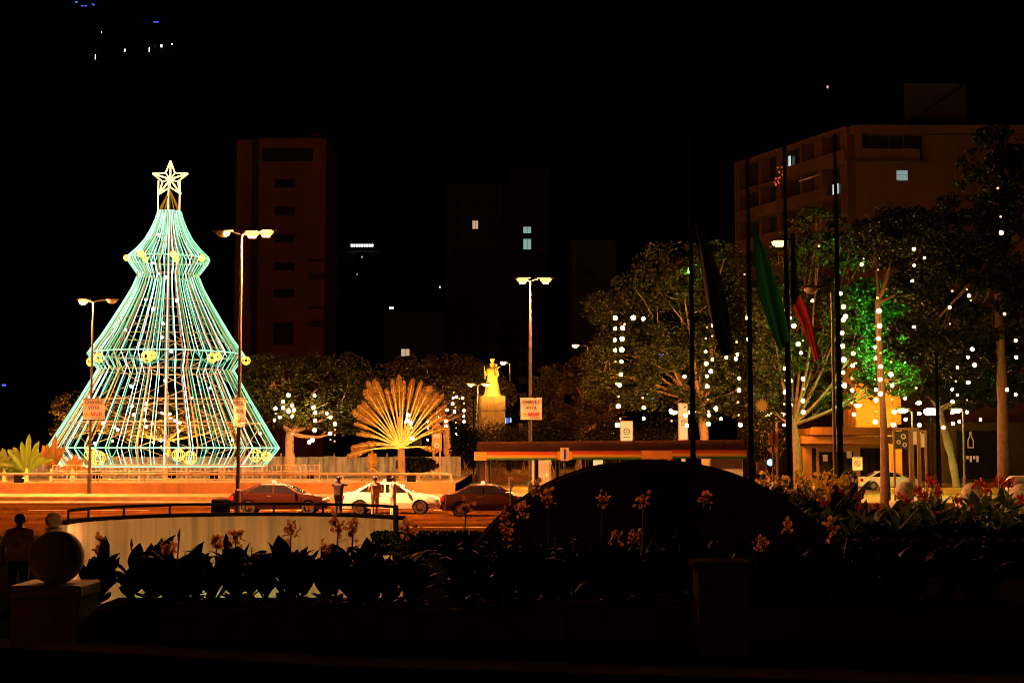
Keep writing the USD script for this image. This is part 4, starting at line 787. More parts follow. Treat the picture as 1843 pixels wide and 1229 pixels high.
for lab, a, b, top, mid, bot in (('two posted notice frame with round emblems right of the straight trunk', 1609, 1637, 771, 808, 872), ('tall narrow totem sign right of the notice frame', 1641, 1652, 771, 800, 880), ('white marked post with two plates right of the totem', 1655, 1666, 775, 805, 885)):
    Y = 76; c0, c1 = W(a, top, Y), W(b, top, Y); zt, zm = c0[2], W(a, mid, Y)[2]; t = thing('notice_frame', lab, 'sign', ((c0[0] + c1[0]) / 2, Y, 0)); w2 = (c1[0] - c0[0]) / 2
    for s in (-1, 1): obj('post', bx(s * w2 - .05, s * w2 + .05, 0, .1, 0, zt), M['kiosk'], t)
    obj('board', bev(-w2 + .06, w2 - .06, .02, .08, zm, zt - .15, .01), M['ink' if w2 > .3 else 'signwhite'], t); obj('top_bar', bx(-w2 - .05, w2 + .05, -.003, .103, zt - .1, zt + .05), M['kiosk'], t)
    for q, (ex, ez, r) in enumerate(((.08, .72, .14), (-.18, .42, .11), (.14, .28, .12))) if w2 > .3 else (): obj('emblem', upright(prism(Point(ex, ez).buffer(r).difference(Point(ex, ez).buffer(r * .55)), .008), (0, .015, zm - .05)), M['signwhite'], t)
t = thing('shop_front', 'dark shopfront with a glowing bottle shaped sign at the far right', 'building', (0, 130, 0))
def RX(px): return W(px, 812, 130)[0]
def RZ(py): return W(1780, py, 130)[2]
obj('wall', bx(RX(1700), RX(1900), 0, 6, 0, RZ(760)), M['shopdark'], t); obj('window', bx(RX(1722), RX(1800), -.03, -.004, .4, RZ(775)), M['darkwin'], t)
bt = Polygon([(-.28, 0), (.28, 0), (.28, .7), (.1, 1.1), (.08, 1.5), (-.08, 1.5), (-.1, 1.1), (-.28, .7)])
obj('bottle_sign', upright(prism(bt.difference(bt.buffer(-.07)), .02), (RX(1747), -.04, RZ(806))), M['signdim'], t)
obj('sign_strip', [bx(RX(1733) + k * .30, RX(1733) + k * .30 + .2, -.05, -.033, RZ(831) + (.25 if k % 2 else 0), RZ(820)) for k in range(5)], M['signdim'], t)
obj('low_wall', [bev(W(1590, 878, 96)[0], 48, 96, 96.4, 0, .45, .02)], M['concrete'], label='long low pale wall behind the stone balls at the right', cat='wall')
t = thing('white_post_box', 'rounded white box on a pedestal at the right edge beside the thick trunk', 'box', (W(1836, 860, 62)[0], 62, 0))
obj('box_body', mv(soften(Manifold.batch_hull([S3(.35, (x, 0, z)) for x in (-.3, .3) for z in (1.1, 1.5)]), .1)), M['white'], t, smooth=True); obj('pedestal', bx(-.3, .3, -.25, .25, 0, 1.0), M['white'], t)

c = W(1371, 730, 89); t = thing('light_ornament', 'orange sunburst ornament hanging in the trees left of the forked trunk', 'ornament', c)
for k in range(14):
    a = 2 * PI * k / 14; P = [(math.cos(a) * r, -.25 * r * r, math.sin(a) * r) for r in (.08, .25, .42)]; obj('ray', tube(P, [.05, .06, .03], 5), M['ornament'], t)
obj('hub', ball(.1, 2), M['ornament'], t); obj('wire', tube([(0, 0, .1), (0, 0, 1.6)], .012, 4), M['black'], t)
for k, (lab, px, py, Y, w, h) in enumerate((('small blue white lit sign behind the bush right of the pedestal', 914, 757, 132, 7, 5), ('tiny bluish lit sign seen through the broad fairy light tree', 1171, 715, 104, 7, 6), ('dim blue lit sign between the dark trees above the double bulb strands', 1191, 640, 104, 5, 3))):
    c = W(px, py, Y); s_ = F / Y; t = thing('lit_sign', lab, 'sign', (c[0], Y, 0)); obj('post', tube([(0, .08, 0), (0, .08, c[2])], .05, 6), M['black'], t)
    obj('sign_box', bev(-w / s_ - .05, w / s_ + .05, .0, .2, c[2] - h / s_ - .05, c[2] + h / s_ + .05, .02), M['black'], t)
    for q in range(3): obj('lit_panel', bx(-w / s_ + q * .66 * w / s_, -w / s_ + (q * .66 + .55) * w / s_, -.02, -.004, c[2] - h / s_ * (1 - .2 * q), c[2] + h / s_), M['signblue' if q != 1 else 'winblue'], t)

# ------------------------------------------------------------------ flag poles and flags
def flagpole(label, px, pxtop, ytop, Y, r=.085):
    b = W(px, 900, Y); tp = W(pxtop, ytop, Y); t = thing('flagpole', label, 'flagpole', (b[0], Y, 0)); h = tp[2]
    obj('pole', tube([(0, 0, 0), (0, 0, h * .5), (0, 0, h)], [r * 1.25, r, r * .6], 12), M['flagpole'], t, smooth=True)
    obj('finial', ball(.09, 2, (0, 0, h + .06)), M['flagpole'], t); obj('base_collar', lathe([(.001, .18), (.17, .18), (.2, 0)], 12), M['flagpole'], t)
flagpole('black flagpole with dark flag rising behind the arched vault top', 1248, 1246, 250, 50)
flagpole('black flagpole carrying the green flag', 1353, 1349, 265, 49)
flagpole('black flagpole carrying the red flag', 1421, 1415, 270, 50)
flagpole('tallest black flagpole, without flag, right of the red flag', 1514, 1506, 250, 48)
flagpole('dark pole in front of the green lamp at the right', 1691, 1690, 640, 50, .075)
def flag(label, L, R, Y, m, bands=None, seed=0):
    n, k = 26, 14; u = np.linspace(0, 1, n)
    L, R = np.array(L, float), np.array(R, float); ll = smoothpath(L, n); rr = smoothpath(R, n); P = np.zeros((n, k, 3))
    for i in range(n):
        for j in range(k):
            s = j / (k - 1); px, py = ll[i] * (1 - s) + rr[i] * s
            P[i, j] = W(px, py, Y - .14 + .16 * math.sin(s * 9 + i * .16 + seed) * (.3 + .7 * i / n))
    c = P[0, 0].copy(); t = thing('flag', label, 'flag', c); P -= c
    if bands is None: obj('cloth', grid_mesh(P), M[m], t, smooth=True)
    else:
        q = int(n * bands); obj('upper_band', grid_mesh(P[:q + 1]), M['flag_dark'], t, smooth=True); obj('lower_band', grid_mesh(P[q:]), M[m], t, smooth=True)
flag('dark flag hanging limp from the flagpole behind the vault', [(1250, 400), (1268, 520), (1283, 590), (1300, 640)], [(1256, 400), (1298, 500), (1312, 570), (1322, 636)], 50, 'flag_dark', seed=1)
flag('green flag hanging limp and twisted from its pole', [(1355, 415), (1364, 520), (1384, 585), (1404, 632)], [(1361, 415), (1392, 490), (1414, 570), (1422, 612)], 49, 'flag_green', seed=2)
flag('red flag with dark upper band hanging from its pole', [(1423, 420), (1424, 540), (1445, 590), (1466, 652)], [(1431, 420), (1438, 520), (1455, 560), (1475, 646)], 50, 'flag_red', .40, seed=4)

# ------------------------------------------------------------------ buildings and hills
def facade(t, x0, x1, z0, z1, wins, m, th=.35, y=0, pane='darkwin', lit={}):
    wall = sbox(x0, z0, x1, z1).difference(unary_union([sbox(*w) for w in wins])) if wins else sbox(x0, z0, x1, z1)
    obj('front_wall', upright(prism(wall, th), (0, y + th, 0)), m, t)
    for k, w in enumerate(wins):
        p = obj('window', bx(w[0], w[2], y + .22, y + .26, w[1], w[3]), M[lit.get(k, pane)], t)
        obj('window_frame', [bx((w[0] + w[2]) / 2 - .04, (w[0] + w[2]) / 2 + .04, y + .15, y + .215, w[1], w[3])], M['black'], p)
TY = 225.0
def QX(px, Y=TY): return W(px, 614, Y)[0]
def QZ(py, Y=TY): return W(500, py, Y)[2]
t = thing('tower_block', 'tall dim reddish tower block with one column of wide windows', 'building', (0, TY, 0))
wins = [(QX(491), QZ(b), QX(528), QZ(a)) for a, b in ((322, 338), (372, 388), (422, 437), (472, 487), (520, 535), (580, 620))]
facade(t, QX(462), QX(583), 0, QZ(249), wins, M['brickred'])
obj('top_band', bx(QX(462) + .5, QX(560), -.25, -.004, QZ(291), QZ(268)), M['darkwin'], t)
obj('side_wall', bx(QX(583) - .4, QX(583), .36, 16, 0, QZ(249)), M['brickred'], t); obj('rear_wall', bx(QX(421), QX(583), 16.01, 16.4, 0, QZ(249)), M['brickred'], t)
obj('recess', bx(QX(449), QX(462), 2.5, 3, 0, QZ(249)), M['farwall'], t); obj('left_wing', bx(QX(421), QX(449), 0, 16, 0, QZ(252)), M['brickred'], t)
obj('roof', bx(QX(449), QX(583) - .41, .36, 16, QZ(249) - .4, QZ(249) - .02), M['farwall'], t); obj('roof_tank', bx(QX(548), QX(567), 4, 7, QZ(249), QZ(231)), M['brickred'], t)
for k, py in enumerate((470, 555)): obj('balcony', [bx(QX(556), QX(586), -1.2, -.005, QZ(py + 34), QZ(py + 24)), bx(QX(556), QX(588), -1.2, -.005, QZ(py + 1), QZ(py - 1))], M['farwall'], t)
def dark_block(label, p0, p1, top, Y, lits, m='farwall', rows=0):
    x0, x1 = QX(p0, Y), QX(p1, Y); t = thing('apartment_tower', label, 'building', (0, Y, 0)); zt = W(921, top, Y)[2]
    wins, lit = [], {}
    for a, b, c2, d, mm in lits:
        lit[len(wins)] = mm; wins.append((QX(a, Y), W(921, d, Y)[2], QX(c2, Y), W(921, b, Y)[2]))
    taken = [sbox(*w).buffer(.6) for w in wins]
    for z in np.arange(4, zt - 4, 3.4):
        for x in np.arange(x0 + 2, x1 - 3, 3.6):
            r = sbox(x, z, x + 1.6, z + 1.5)
            if not any(r.intersects(q) for q in taken): wins.append(r.bounds)
    facade(t, x0, x1, 0, zt, wins, M[m], lit=lit)
    obj('side_wall', bx(x0, x0 + .3, .36, 14, 0, zt), M[m], t); obj('side_wall', bx(x1 - .3, x1, .36, 14, 0, zt), M[m], t); obj('roof', bx(x0 + .31, x1 - .31, .36, 14, zt - .5, zt - .03), M[m], t)
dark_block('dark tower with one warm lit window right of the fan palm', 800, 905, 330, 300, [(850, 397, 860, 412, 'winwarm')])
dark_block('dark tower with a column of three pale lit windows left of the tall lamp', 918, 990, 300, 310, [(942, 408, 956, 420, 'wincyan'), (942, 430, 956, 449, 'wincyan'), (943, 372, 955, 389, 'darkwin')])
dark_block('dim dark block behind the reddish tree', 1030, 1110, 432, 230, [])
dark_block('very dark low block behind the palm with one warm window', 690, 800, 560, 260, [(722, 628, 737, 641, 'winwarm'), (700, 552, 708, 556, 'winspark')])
# apartment block at the right, corner towards us
AY = 140.0
cx0 = QX(1547, AY); P0 = np.array([cx0, AY]); P1 = np.array([W(1345, 614, 158)[0], 158.0])
def AZ(py): return W(1547, py, AY)[2]
ztop = AZ(228); fl = (AZ(230) - AZ(290)) ; t = thing('apartment_block', 'dim apartment block with balconies and a blank end wall above the right trees', 'building', (cx0, AY, 0))
wR = QX(1900, AY) - cx0
def AX(px): return QX(px, AY) - cx0
obj('end_wall', bx(0, wR, 0, .3, 0, AZ(293)), M['aptwall'], t)
lw = obj('louvre_window', bx(AX(1620), AX(1640), -.05, -.004, AZ(325), AZ(307)), M['wincyan'], t)
for k in range(4): obj('louvre_slat', bx(AX(1619.5), AX(1640.5), -.10, -.054, AZ(325) + .02 + k * .26, AZ(325) + .07 + k * .26), M['steel'], lw)
obj('parapet', bx(AX(1556), AX(1660), -.6, -.004, AZ(290), AZ(270)), M['aptwall'], t); obj('corner_pier', bx(-.02, AX(1556), -.55, .3, AZ(292), AZ(240)), M['aptwall'], t)
obj('balcony_slab', bx(-.4, AX(1668), -.8, .28, AZ(293), AZ(291)), M['farwall'], t)
obj('top_wall', bx(0, AX(1668), .9, 1.2, AZ(290), AZ(243)), M['darkwin'], t); obj('upper_wall', bx(AX(1668) + .01, wR, 0, .3, AZ(292), AZ(243)), M['aptwall'], t); obj('roof_band', bx(-.5, wR, -.7, 1.4, AZ(241), AZ(228)), M['aptwall'], t)
for px in (1611, 1637): obj('window_post', bx(AX(px) - .06, AX(px) + .06, .5, .62, AZ(269), AZ(242)), M['aptwall'], t)
d2 = P1 - P0; L2_ = np.linalg.norm(d2); ang = math.atan2(d2[1], d2[0])
def side(m): return mv(m, (0, .3, 0), rz=ang)            # local +x runs along the receding front; +y is into the left
for k in range(6):
    zt_ = ztop - k * 3.3; zb = zt_ - 3.3
    obj('floor_slab', side(bx(0, L2_, -.2, 1.2, zt_ - .25, zt_)), M['aptwall'], t); obj('balcony_parapet', side(bx(3.2, L2_, 1.05, 1.2, zb + .01, zb + 1.0)) if k else side(bx(.2, L2_ * .55, 1.05, 1.2, zb + .01, zb + 1.0)), M['aptwall'], t)
    obj('room_wall', side(bx(0, L2_, -.5, -.3, zb, zt_ - .26)), M['darkwin'], t)
    for s in (0.05, 4.2, 7.6, 11.4, 15.2, L2_ - .3): obj('pier', side(bx(s, s + .35, -.28, 1.0, zb, zt_ - .26)), M['aptwall'], t)
    for s in (1.2, 5.6, 12.4): obj('wall_infill', side(bx(s, s + 1.4, -.29, -.1, zb, zt_ - .26)), M['aptwall'], t)
    if k in (1, 3): obj('awning', side(mv(bx(0, 2.4, 0, .9, 0, .05), (4.6, 1.0, zt_ - .8), rx=-.4)), M['white'], t)
def sidewin(s0, s1, z0, z1, m, nm='lit_window'): obj(nm, side(bx(s0, s1, -.08, -.02, z0, z1)), M[m], t)
sidewin(2.9, 3.8, AZ(345), AZ(320), 'winwhite'); sidewin(11.0, 11.8, AZ(293) + 1.5, AZ(288) + 2.6, 'winwhite')
g = np.random.default_rng(9); obj('red_fairy_lights', [ball(.09, 1, arr(side(((np.array([[11.6 + g.normal() * .5, 1.25, AZ(314) + 1.5 + g.normal() * .5]])), np.zeros((0, 3), int))))[0][0]) for _ in range(16)], M['winred'], t)
obj('far_side_wall', side(bx(L2_, L2_ + .3, -12, 1.2, 0, ztop)), M['aptwall'], t)
q = thing('rooftop_billboard', 'faint square billboard frame on the apartment block roof', 'billboard', (AX(1658) + cx0, AY + 4, ztop))
bw, bh = QX(1770, 144) - QX(1658, 144), W(1700, 150, 144)[2] - ztop; obj('panel', bev(0, bw, 0, .3, 1.2, bh, .03), M['farwall'], q)
for x in (.2, bw / 2, bw - .2): obj('leg', bx(x - .1, x + .1, .1, .3, 0, 1.2), M['frame'], q)
obj('strut', tube([(0.4, -.1, 1.4), (bw - .4, -.1, bh - .3)], .12, 6), M['black'], q)
# hills
gx, gy = np.meshgrid(np.linspace(-1600, 1600, 70), np.linspace(520, 2600, 50), indexing='ij')
hz = np.clip((gy - 560) / 1500, 0, 1) ** 1.1 * 720 * (.75 + .5 * meshkit.fbm(np.stack([gx / 420, gy / 420, gx * 0], -1), 4, 3)) - 4
obj('hills', grid_mesh(np.stack([gx, gy, hz], -1)[:, ::-1]), M['hill'], kind='structure', smooth=True)
from scipy.interpolate import RegularGridInterpolator
hint = RegularGridInterpolator((gx[:, 0], gy[0]), hz, bounds_error=False, fill_value=0)
def hill_house(label, px, py, wpx, hpx, m, nwin=1):
    best = None
    for Y in np.arange(560, 2500, 8):
        p = W(px, py, Y)
        if p[2] - hint((p[0], Y)) < 3.0: best = Y; break
    Y = (best or 1500) - 4; p = W(px, py, Y); s = F / Y; w, h = max(wpx / s, .4), max(hpx / s, .4)
    zg = float(hint((p[0], Y))); zg = min(zg, p[2] - h)
    t = thing('hillside_house', label, 'house', (p[0], Y, zg - 1)); z = p[2] - zg + 1; W2 = w / 2 + 3
    obj('wall', bx(-W2, W2, 0, 8, 0, z + h / 2 + 2), M['farwall'], t); obj('roof', bx(-W2 - .4, W2 + .4, -.5, 8.5, z + h / 2 + 2.01, z + h / 2 + 2.5), M['farwall'], t)
    for k in range(nwin): obj('lit_window', bx(-w / 2 + w * k / nwin + .05 * w / nwin, -w / 2 + w * (k + .8) / nwin, -.12, -.01, z - h / 2, z + h / 2), M[m], t)
for lab, *a in (('hillside house with blue light, topmost left', 138, 4, 7, 2.5, 'winblue'), ('hillside house with paired grey lights below the topmost', 152, 11, 12, 2, 'winblue', 2), ('hillside house with a blue bar light near the top', 167, 9, 9, 3, 'winblue'), ('hillside house with two small blue lights alone at the right', 281, 40, 10, 2.5, 'winblue', 2),
        ('tiny hillside light standing alone between the blue ones', 183, 59, 1.6, 3, 'winspark'), ('hillside house with a tall thin white light', 172, 103, 2.4, 9, 'winspark'), ('hillside house with one round white light in the middle', 225, 91, 4, 5, 'winspark'), ('hillside house with white upright light', 269, 90, 2.6, 9, 'winspark'), ('hillside house with dim blue light row', 276, 84, 8, 2, 'winblue', 2), ('hillside house with the brightest white light', 291, 83, 4.5, 5.5, 'winspark'), ('hillside house with small grey light at the far right of the upper cluster', 310, 80, 3, 2.5, 'winspark'),
        ('long hillside building with two rows of lit windows', 652, 442, 42, 5, 'winspark', 9), ('hillside house with one white light left of the long building', 604, 441, 3, 4, 'winspark'), ('hillside house with warm light below the long building', 652, 463, 3, 4, 'winwarm'), ('hillside house with two white lights low beside the tower', 605, 515, 4, 3.5, 'winspark'), ('hillside house with tiny warm light right of the tower', 643, 494, 2.5, 3, 'winwarm'), ('hillside house with tiny light between tower and palm', 792, 517, 2, 4, 'winspark'), ('house with blue light at the far left edge', 8, 693, 10, 3, 'winblue'), ('faint yellow light above the apartment block', 1490, 157, 5, 5, 'winwarm')):
    hill_house(lab, *a)

# ------------------------------------------------------------------ cars
def make_car(label, loc, paint, L=4.4, Hh=1.40, rz=0, roof_sign=True, sleek=0.0):
    t = thing('parked_car', label, 'car', loc, rz); s = L / 4.4
    side_ = Polygon([(-2.12, .24), (-2.21, .36), (-2.22, .62), (-2.16, .90), (-2.02, .97), (-1.40, 1.0), (.95, .95), (1.55, .88), (1.98, .78), (2.17, .66), (2.22, .48), (2.17, .26)])
    plan = Polygon([(-2.22, -.62), (-1.95, -.83), (1.6, -.84), (2.05, -.70), (2.22, -.45), (2.22, .45), (2.05, .70), (1.6, .84), (-1.95, .83), (-2.22, .62)]).buffer(.06).buffer(-.06)
    def mf(poly, h): return CrossSection([np.array(poly.exterior.coords)[:-1]], manifold3d.FillRule.NonZero).extrude(h)
    a = mf(side_, 2.0).rotate((90, 0, 0)).translate((0, 1.0, 0)); b = mf(plan, 2.0)
    body = (a ^ b)
    for wx in (-1.32, 1.36):
        for sy in (-1, 1): body = body - Manifold.cylinder(.30, .37, .37, 28).rotate((90, 0, 0)).translate((wx, sy * .75 + .15, .31))
    body = body.refine_to_length(.12).warp_batch(lambda v: np.c_[v[:, 0], v[:, 1] * (1 - .10 * np.clip((v[:, 2] - .55) / .45, 0, 1) ** 1.5 - .05 * np.clip((.5 - v[:, 2]) / .25, 0, 1)), v[:, 2]])
    v, f = arr(body); obj('body', (v * [s, 1, 1], f), M[paint], t, smooth=35)
    zb, zr = .965, Hh
    bx0, bx1, rx0, rx1 = -1.78, 1.12, -.92 - sleek * .1, .28
    def cab(fx, fz, y):    # corner points of the cabin
        return None
    lo, hi = [(-1.78, .70), (1.12, .70)], [(rx0, .55), (rx1, .55)]
    hull = [S3(.05, (x, sy * (y - .05), zb - .06)) for x, y in ((bx0 + .05, .70), (bx1 - .05, .70)) for sy in (-1, 1)] + [S3(.07, (x, sy * (y - .07), zr - .08)) for x, y in ((rx0 + .05, .56), (rx1 - .05, .56)) for sy in (-1, 1)] + [S3(.07, (-.3, sy * .3, zr - .05)) for sy in (-1, 1)]
    v, f = arr(Manifold.batch_hull(hull)); obj('cabin', (v * [s, 1, 1], f), M[paint], t, smooth=35)
    def sp_(x, h, sy, out=.022):   # point on the cabin side at length x and height fraction h
        y = .70 * (1 - h) + .56 * h; return np.array([x * s, sy * (y + out), zb - .0 + (zr - .03 - zb) * h])
    def quad(p): return np.array(p), np.array([[0, 1, 2], [0, 2, 3]])
    def slab(ps, n):
        ps = np.array(ps); q = np.vstack([ps, ps - n * .02]); return trimesh.convex.convex_hull(q)
    for sy in (-1, 1):
        n = np.array([0, sy, .3]); lo_, hi_ = .05, .86
        def xat(xb_, xt_, h): return xb_ * (1 - h) + xt_ * h
        xr = lambda h: xat(bx0 + .32, rx0 + .16, h); xf = lambda h: xat(bx1 - .30, rx1 - .06, h)
        obj('side_window', slab([sp_(xr(lo_), lo_, sy), sp_(-.28, lo_, sy), sp_(-.28, hi_, sy), sp_(xr(hi_), hi_, sy)], n), M['carglass'], t)
        obj('side_window', slab([sp_(-.19, lo_, sy), sp_(xf(lo_), lo_, sy), sp_(xf(hi_), hi_, sy), sp_(-.19, hi_, sy)], n), M['carglass'], t)
        obj('wing_mirror', ball(.1, 2, (.82 * s, sy * .86, 1.02), (.7, 1, .7)), M[paint], t)
        for wx in (-1.32, 1.36):
            w = obj('wheel', mv(lathe([(.20, -.10), (.29, -.10), (.315, -.06), (.315, .06), (.29, .10), (.20, .10)], 26), (wx * s, sy * .70, .315), rx=PI / 2), M['tyre'], t, smooth=30)
            obj('rim', [mv(lathe([(.001, .05), (.06, .05), (.07, .03), (.17, .03), (.205, .07), (.205, .0)], 20), (wx * s, sy * .70, .315), rx=-sy * PI / 2 * -1)] + [mv(bx(-.03, .03, .05, .19, .03, .055), (wx * s, sy * .70, .315), ry=0, rx=sy * PI / 2) for q in range(1)], M['rim'], w)
            obj('wheel_well', mv(lathe([(.001, 0), (.365, 0)], 20), (wx * s, sy * .46, .32), rx=sy * PI / 2), M['black'], t)
        obj('headlight', ball(.5, 2, (2.06 * s, sy * .56, .66), (.22, .36, .16)), M['headlight'], t); obj('tail_light', bev(-2.225 * s, -2.02 * s, sy * .66 - .12, sy * .66 + .12, .62, .86, .04), M['taillight'], t)
        obj('door_handle', bx(-.5 * s, -.34 * s, sy * .80 - .012, sy * .80 + .012, .83, .86), M['rim'], t)
    def face(xb_, xt_, sgn):
        ps = [np.array([(xb_ * (1 - h) + xt_ * h) * s + sgn * .032, y * ((.66 if h < .5 else .50)), zb + (zr - .03 - zb) * h]) for h, y in ((.08, -1), (.08, 1), (.88, 1), (.88, -1))]; return slab(ps, np.array([sgn, 0, .6]) * .8)
    obj('rear_window', face(bx0, rx0, -1), M['carglass'], t); obj('windscreen', face(bx1, rx1, 1), M['carglass'], t)
    obj('bumper', bev(-2.27 * s, -2.15 * s, -.72, .72, .34, .52, .04), M[paint], t); obj('bumper', bev(2.12 * s, 2.26 * s, -.62, .62, .30, .48, .04), M[paint], t)
    obj('number_plate', bx(-2.29 * s, -2.272 * s, -.25, .25, .58, .70), M['plate'], t)
    if roof_sign: obj('roof_sign', [trimesh.convex.convex_hull(np.array([(-.42, -.14, zr - .02), (-.42, .14, zr - .02), (-.18, -.14, zr - .02), (-.18, .14, zr - .02), (-.36, -.12, zr + .16), (-.36, .12, zr + .16), (-.24, -.12, zr + .16), (-.24, .12, zr + .16)]))], M['taxilit'], t)
    return t
def carx(pa, pb, Y): return (W((pa + pb) / 2, 900, Y)[0], Y, .005)
make_car('red sedan taxi parked left of the man taking a photo', carx(418, 592, 66.5), 'carred', L=4.5)
make_car('white sedan taxi parked behind the two standing people', carx(616, 791, 67.0), 'carwhite', L=4.6, Hh=1.44)
make_car('dark maroon sedan half hidden by the bus shelter post', carx(797, 965, 64.5), 'carmaroon', L=4.3, rz=-.03)
make_car('pale car on the far road in front of the pavilion at the right', (W(1600, 860, 108)[0], 108.0, .005), 'carwhite', L=4.6, roof_sign=False)
t = thing('litter_bin', 'dark round litter bin behind the curved wall railing, left of the red taxi', 'bin', (W(397, 905, 57.5)[0], 57.5, 0))
obj('drum', lathe([(.001, .0), (.30, .0), (.38, .45), (.36, .95), (.30, .98), (.001, .98)], 20), M['black'], t, smooth=35); obj('rim', tube([(0.37 * math.cos(a), .37 * math.sin(a), .9) for a in np.arange(20) * PI / 10], .025, 6, True), M['black'], t)

# ------------------------------------------------------------------ people (local +y is where they face)
def person(label, loc, rz, hands, shirt, trousers, skin, h=1.72, holds=None, lean=0, legs=.0, hat=None):
    t = thing('person', label, 'person', loc, rz, None, h / 1.75)
    sh = {s: np.array([s * .185, 0, 1.43]) for s in (-1, 1)}; hip = {s: np.array([s * .09, 0, .93]) for s in (-1, 1)}
    kn = {s: np.array([s * (.10 + legs), .03, .50]) for s in (-1, 1)}; an = {s: np.array([s * (.11 + legs * 2), -.02, .09]) for s in (-1, 1)}
    B = Manifold.batch_hull([S3(.105, (s * .08, 0, .98)) for s in (-1, 1)] + [S3(.10, (s * .10, 0, 1.15)) for s in (-1, 1)]) + Manifold.batch_hull([S3(.095, (s * .09, 0, 1.12)) for s in (-1, 1)] + [S3(.10, (s * .12, 0, 1.36)) for s in (-1, 1)]) + Manifold.batch_hull([S3(.055, tuple(sh[s])) for s in (-1, 1)] + [S3(.06, (0, 0, 1.50))])
    B += bone((0, 0, 1.44), (0, .015, 1.60), .058, .052)
    hd = np.array([0, .02, 1.655]); B += Manifold.batch_hull([S3(.088, hd + [0, -.015, .025]), S3(.075, hd + [0, .02, -.02]), S3(.045, hd + [0, .045, -.085])])
    B += S3(.018, hd + [0, .105, -.02]) + bone(hd + [0, .09, .01], hd + [0, .108, -.022], .012, .015) + S3(.018, hd + [.088, -.005, -.01]) + S3(.018, hd + [-.088, -.005, -.01]) + bone(hd + [-.02, .088, -.06], hd + [.02, .088, -.06], .009, .009)
    SHIRT = Manifold.batch_hull([S3(.125, (s * .085, 0, .96)) for s in (-1, 1)] + [S3(.112, (s * .10, 0, 1.16)) for s in (-1, 1)]) + Manifold.batch_hull([S3(.112, (s * .095, 0, 1.12)) for s in (-1, 1)] + [S3(.112, (s * .125, 0, 1.36)) for s in (-1, 1)]) + Manifold.batch_hull([S3(.075, tuple(sh[s])) for s in (-1, 1)] + [S3(.07, (0, -.005, 1.475))])
    TR = Manifold.batch_hull([S3(.118, (s * .08, 0, .95)) for s in (-1, 1)] + [S3(.11, (s * .085, 0, .86)) for s in (-1, 1)])
    for s in (-1, 1):
        el, wr = map(np.array, hands[s]); B += bone(sh[s], el, .052, .042) + bone(el, wr, .042, .028)
        SHIRT += bone(sh[s], sh[s] + (el - sh[s]) * .75, .068, .060)
        d = wr - el; d /= np.linalg.norm(d); sd = np.cross(d, [0, 1, .2]); sd /= max(np.linalg.norm(sd), 1e-6); nn = np.cross(sd, d)
        pm = wr + d * .085; B += Manifold.batch_hull([S3(.018, wr + sd * .018), S3(.018, wr - sd * .018), S3(.014, pm + sd * .032), S3(.014, pm - sd * .032)])
        for q, ln in zip((-.032, -.011, .011, .032), (.062, .078, .074, .058)):
            k0 = pm + sd * q; k1 = k0 + d * ln * .5 + nn * .008; B += bone(k0, k1, .010, .009) + bone(k1, k1 + d * ln * .4 + nn * .024, .009, .008)
        k0 = wr + d * .02 + sd * s * .022; k1 = k0 + d * .035 + sd * s * .03; B += bone(k0, k1, .012, .010) + bone(k1, k1 + d * .03 + nn * .01, .010, .009)
        B += bone(hip[s], kn[s], .085, .055) + bone(kn[s], an[s], .055, .038) + Manifold.batch_hull([S3(.04, an[s] + [0, -.03, -.05]), S3(.038, an[s] + [0, .06, -.052]), S3(.028, an[s] + [s * .01, .15, -.062])])
        TR += bone(hip[s], kn[s], .105, .078) + bone(kn[s], an[s] + [0, 0, .0], .078, .062)
        obj('shoe', soften(Manifold.batch_hull([S3(.05, an[s] + [0, -.035, -.04]), S3(.048, an[s] + [0, .06, -.042]), S3(.034, an[s] + [s * .012, .17, -.056])]), .04, 4), M['black'], t, smooth=True)
    obj('body', soften(B, .025, 4), M[skin], t, smooth=True); obj('shirt', soften(SHIRT, .04, 5), M[shirt], t, smooth=True); obj('trousers', soften(TR, .04, 5), M[trousers], t, smooth=True)
    hm = (S3(.104, hd + [0, -.015, .028]) - Manifold.cube((.4, .4, .4), True).translate(tuple(map(float, hd + [0, .235, -.14])))) - Manifold.cube((.4, .4, .2), True).translate(tuple(map(float, hd + [0, 0, -.155])))
    obj('hair', soften(hm, .03, 3), M['hair'], t, smooth=True)
    for s in (-1, 1): obj('eye', ball(.013, 1, hd + [s * .034, .082, .012]), M['ink'], t)
    if hat: obj('cap_brim', mv(bev(-.08, .08, .06, .20, -.01, .01, .008), hd + [0, 0, .06]), M[hat], t)
    return t
down = lambda s, y=.02: ((s * .26, -.03, 1.14), (s * .27, y + .06, .90))
t = person('man in dark clothes with both arms raised taking a photo of the light tree', (W(609, 900, 63.0)[0], 63.0, .004), -.25, {-1: ((-.34, .14, 1.38), (-.10, .24, 1.64)), 1: ((.34, .14, 1.40), (.10, .24, 1.66))}, 'shirt_dark', 'trouser', 'skin_dark', 1.77)
c = W(609, 900, 63.0); k = 1.77 / 1.75; off = np.array([0, .30, 1.72]) * k; a = -.25
obj('photo_camera', mv(bev(-.07, .07, -.03, .03, -.045, .045, .01), (c[0] + off[0] * math.cos(a) - off[1] * math.sin(a), 63.0 + off[1] * math.cos(a), off[2])), M['camera'], label='small black camera held up by the man in dark clothes', cat='camera')
person('person in tan shirt and khaki trousers standing before the white taxi, wearing a cap', (W(675, 900, 63.6)[0], 63.6, .004), .35, {-1: ((-.30, .0, 1.15), (-.12, .22, 1.12)), 1: ((.30, .02, 1.15), (.14, .24, 1.16))}, 'shirt_tan', 'trouser_tan', 'skin', 1.76, hat='shirt_dark')
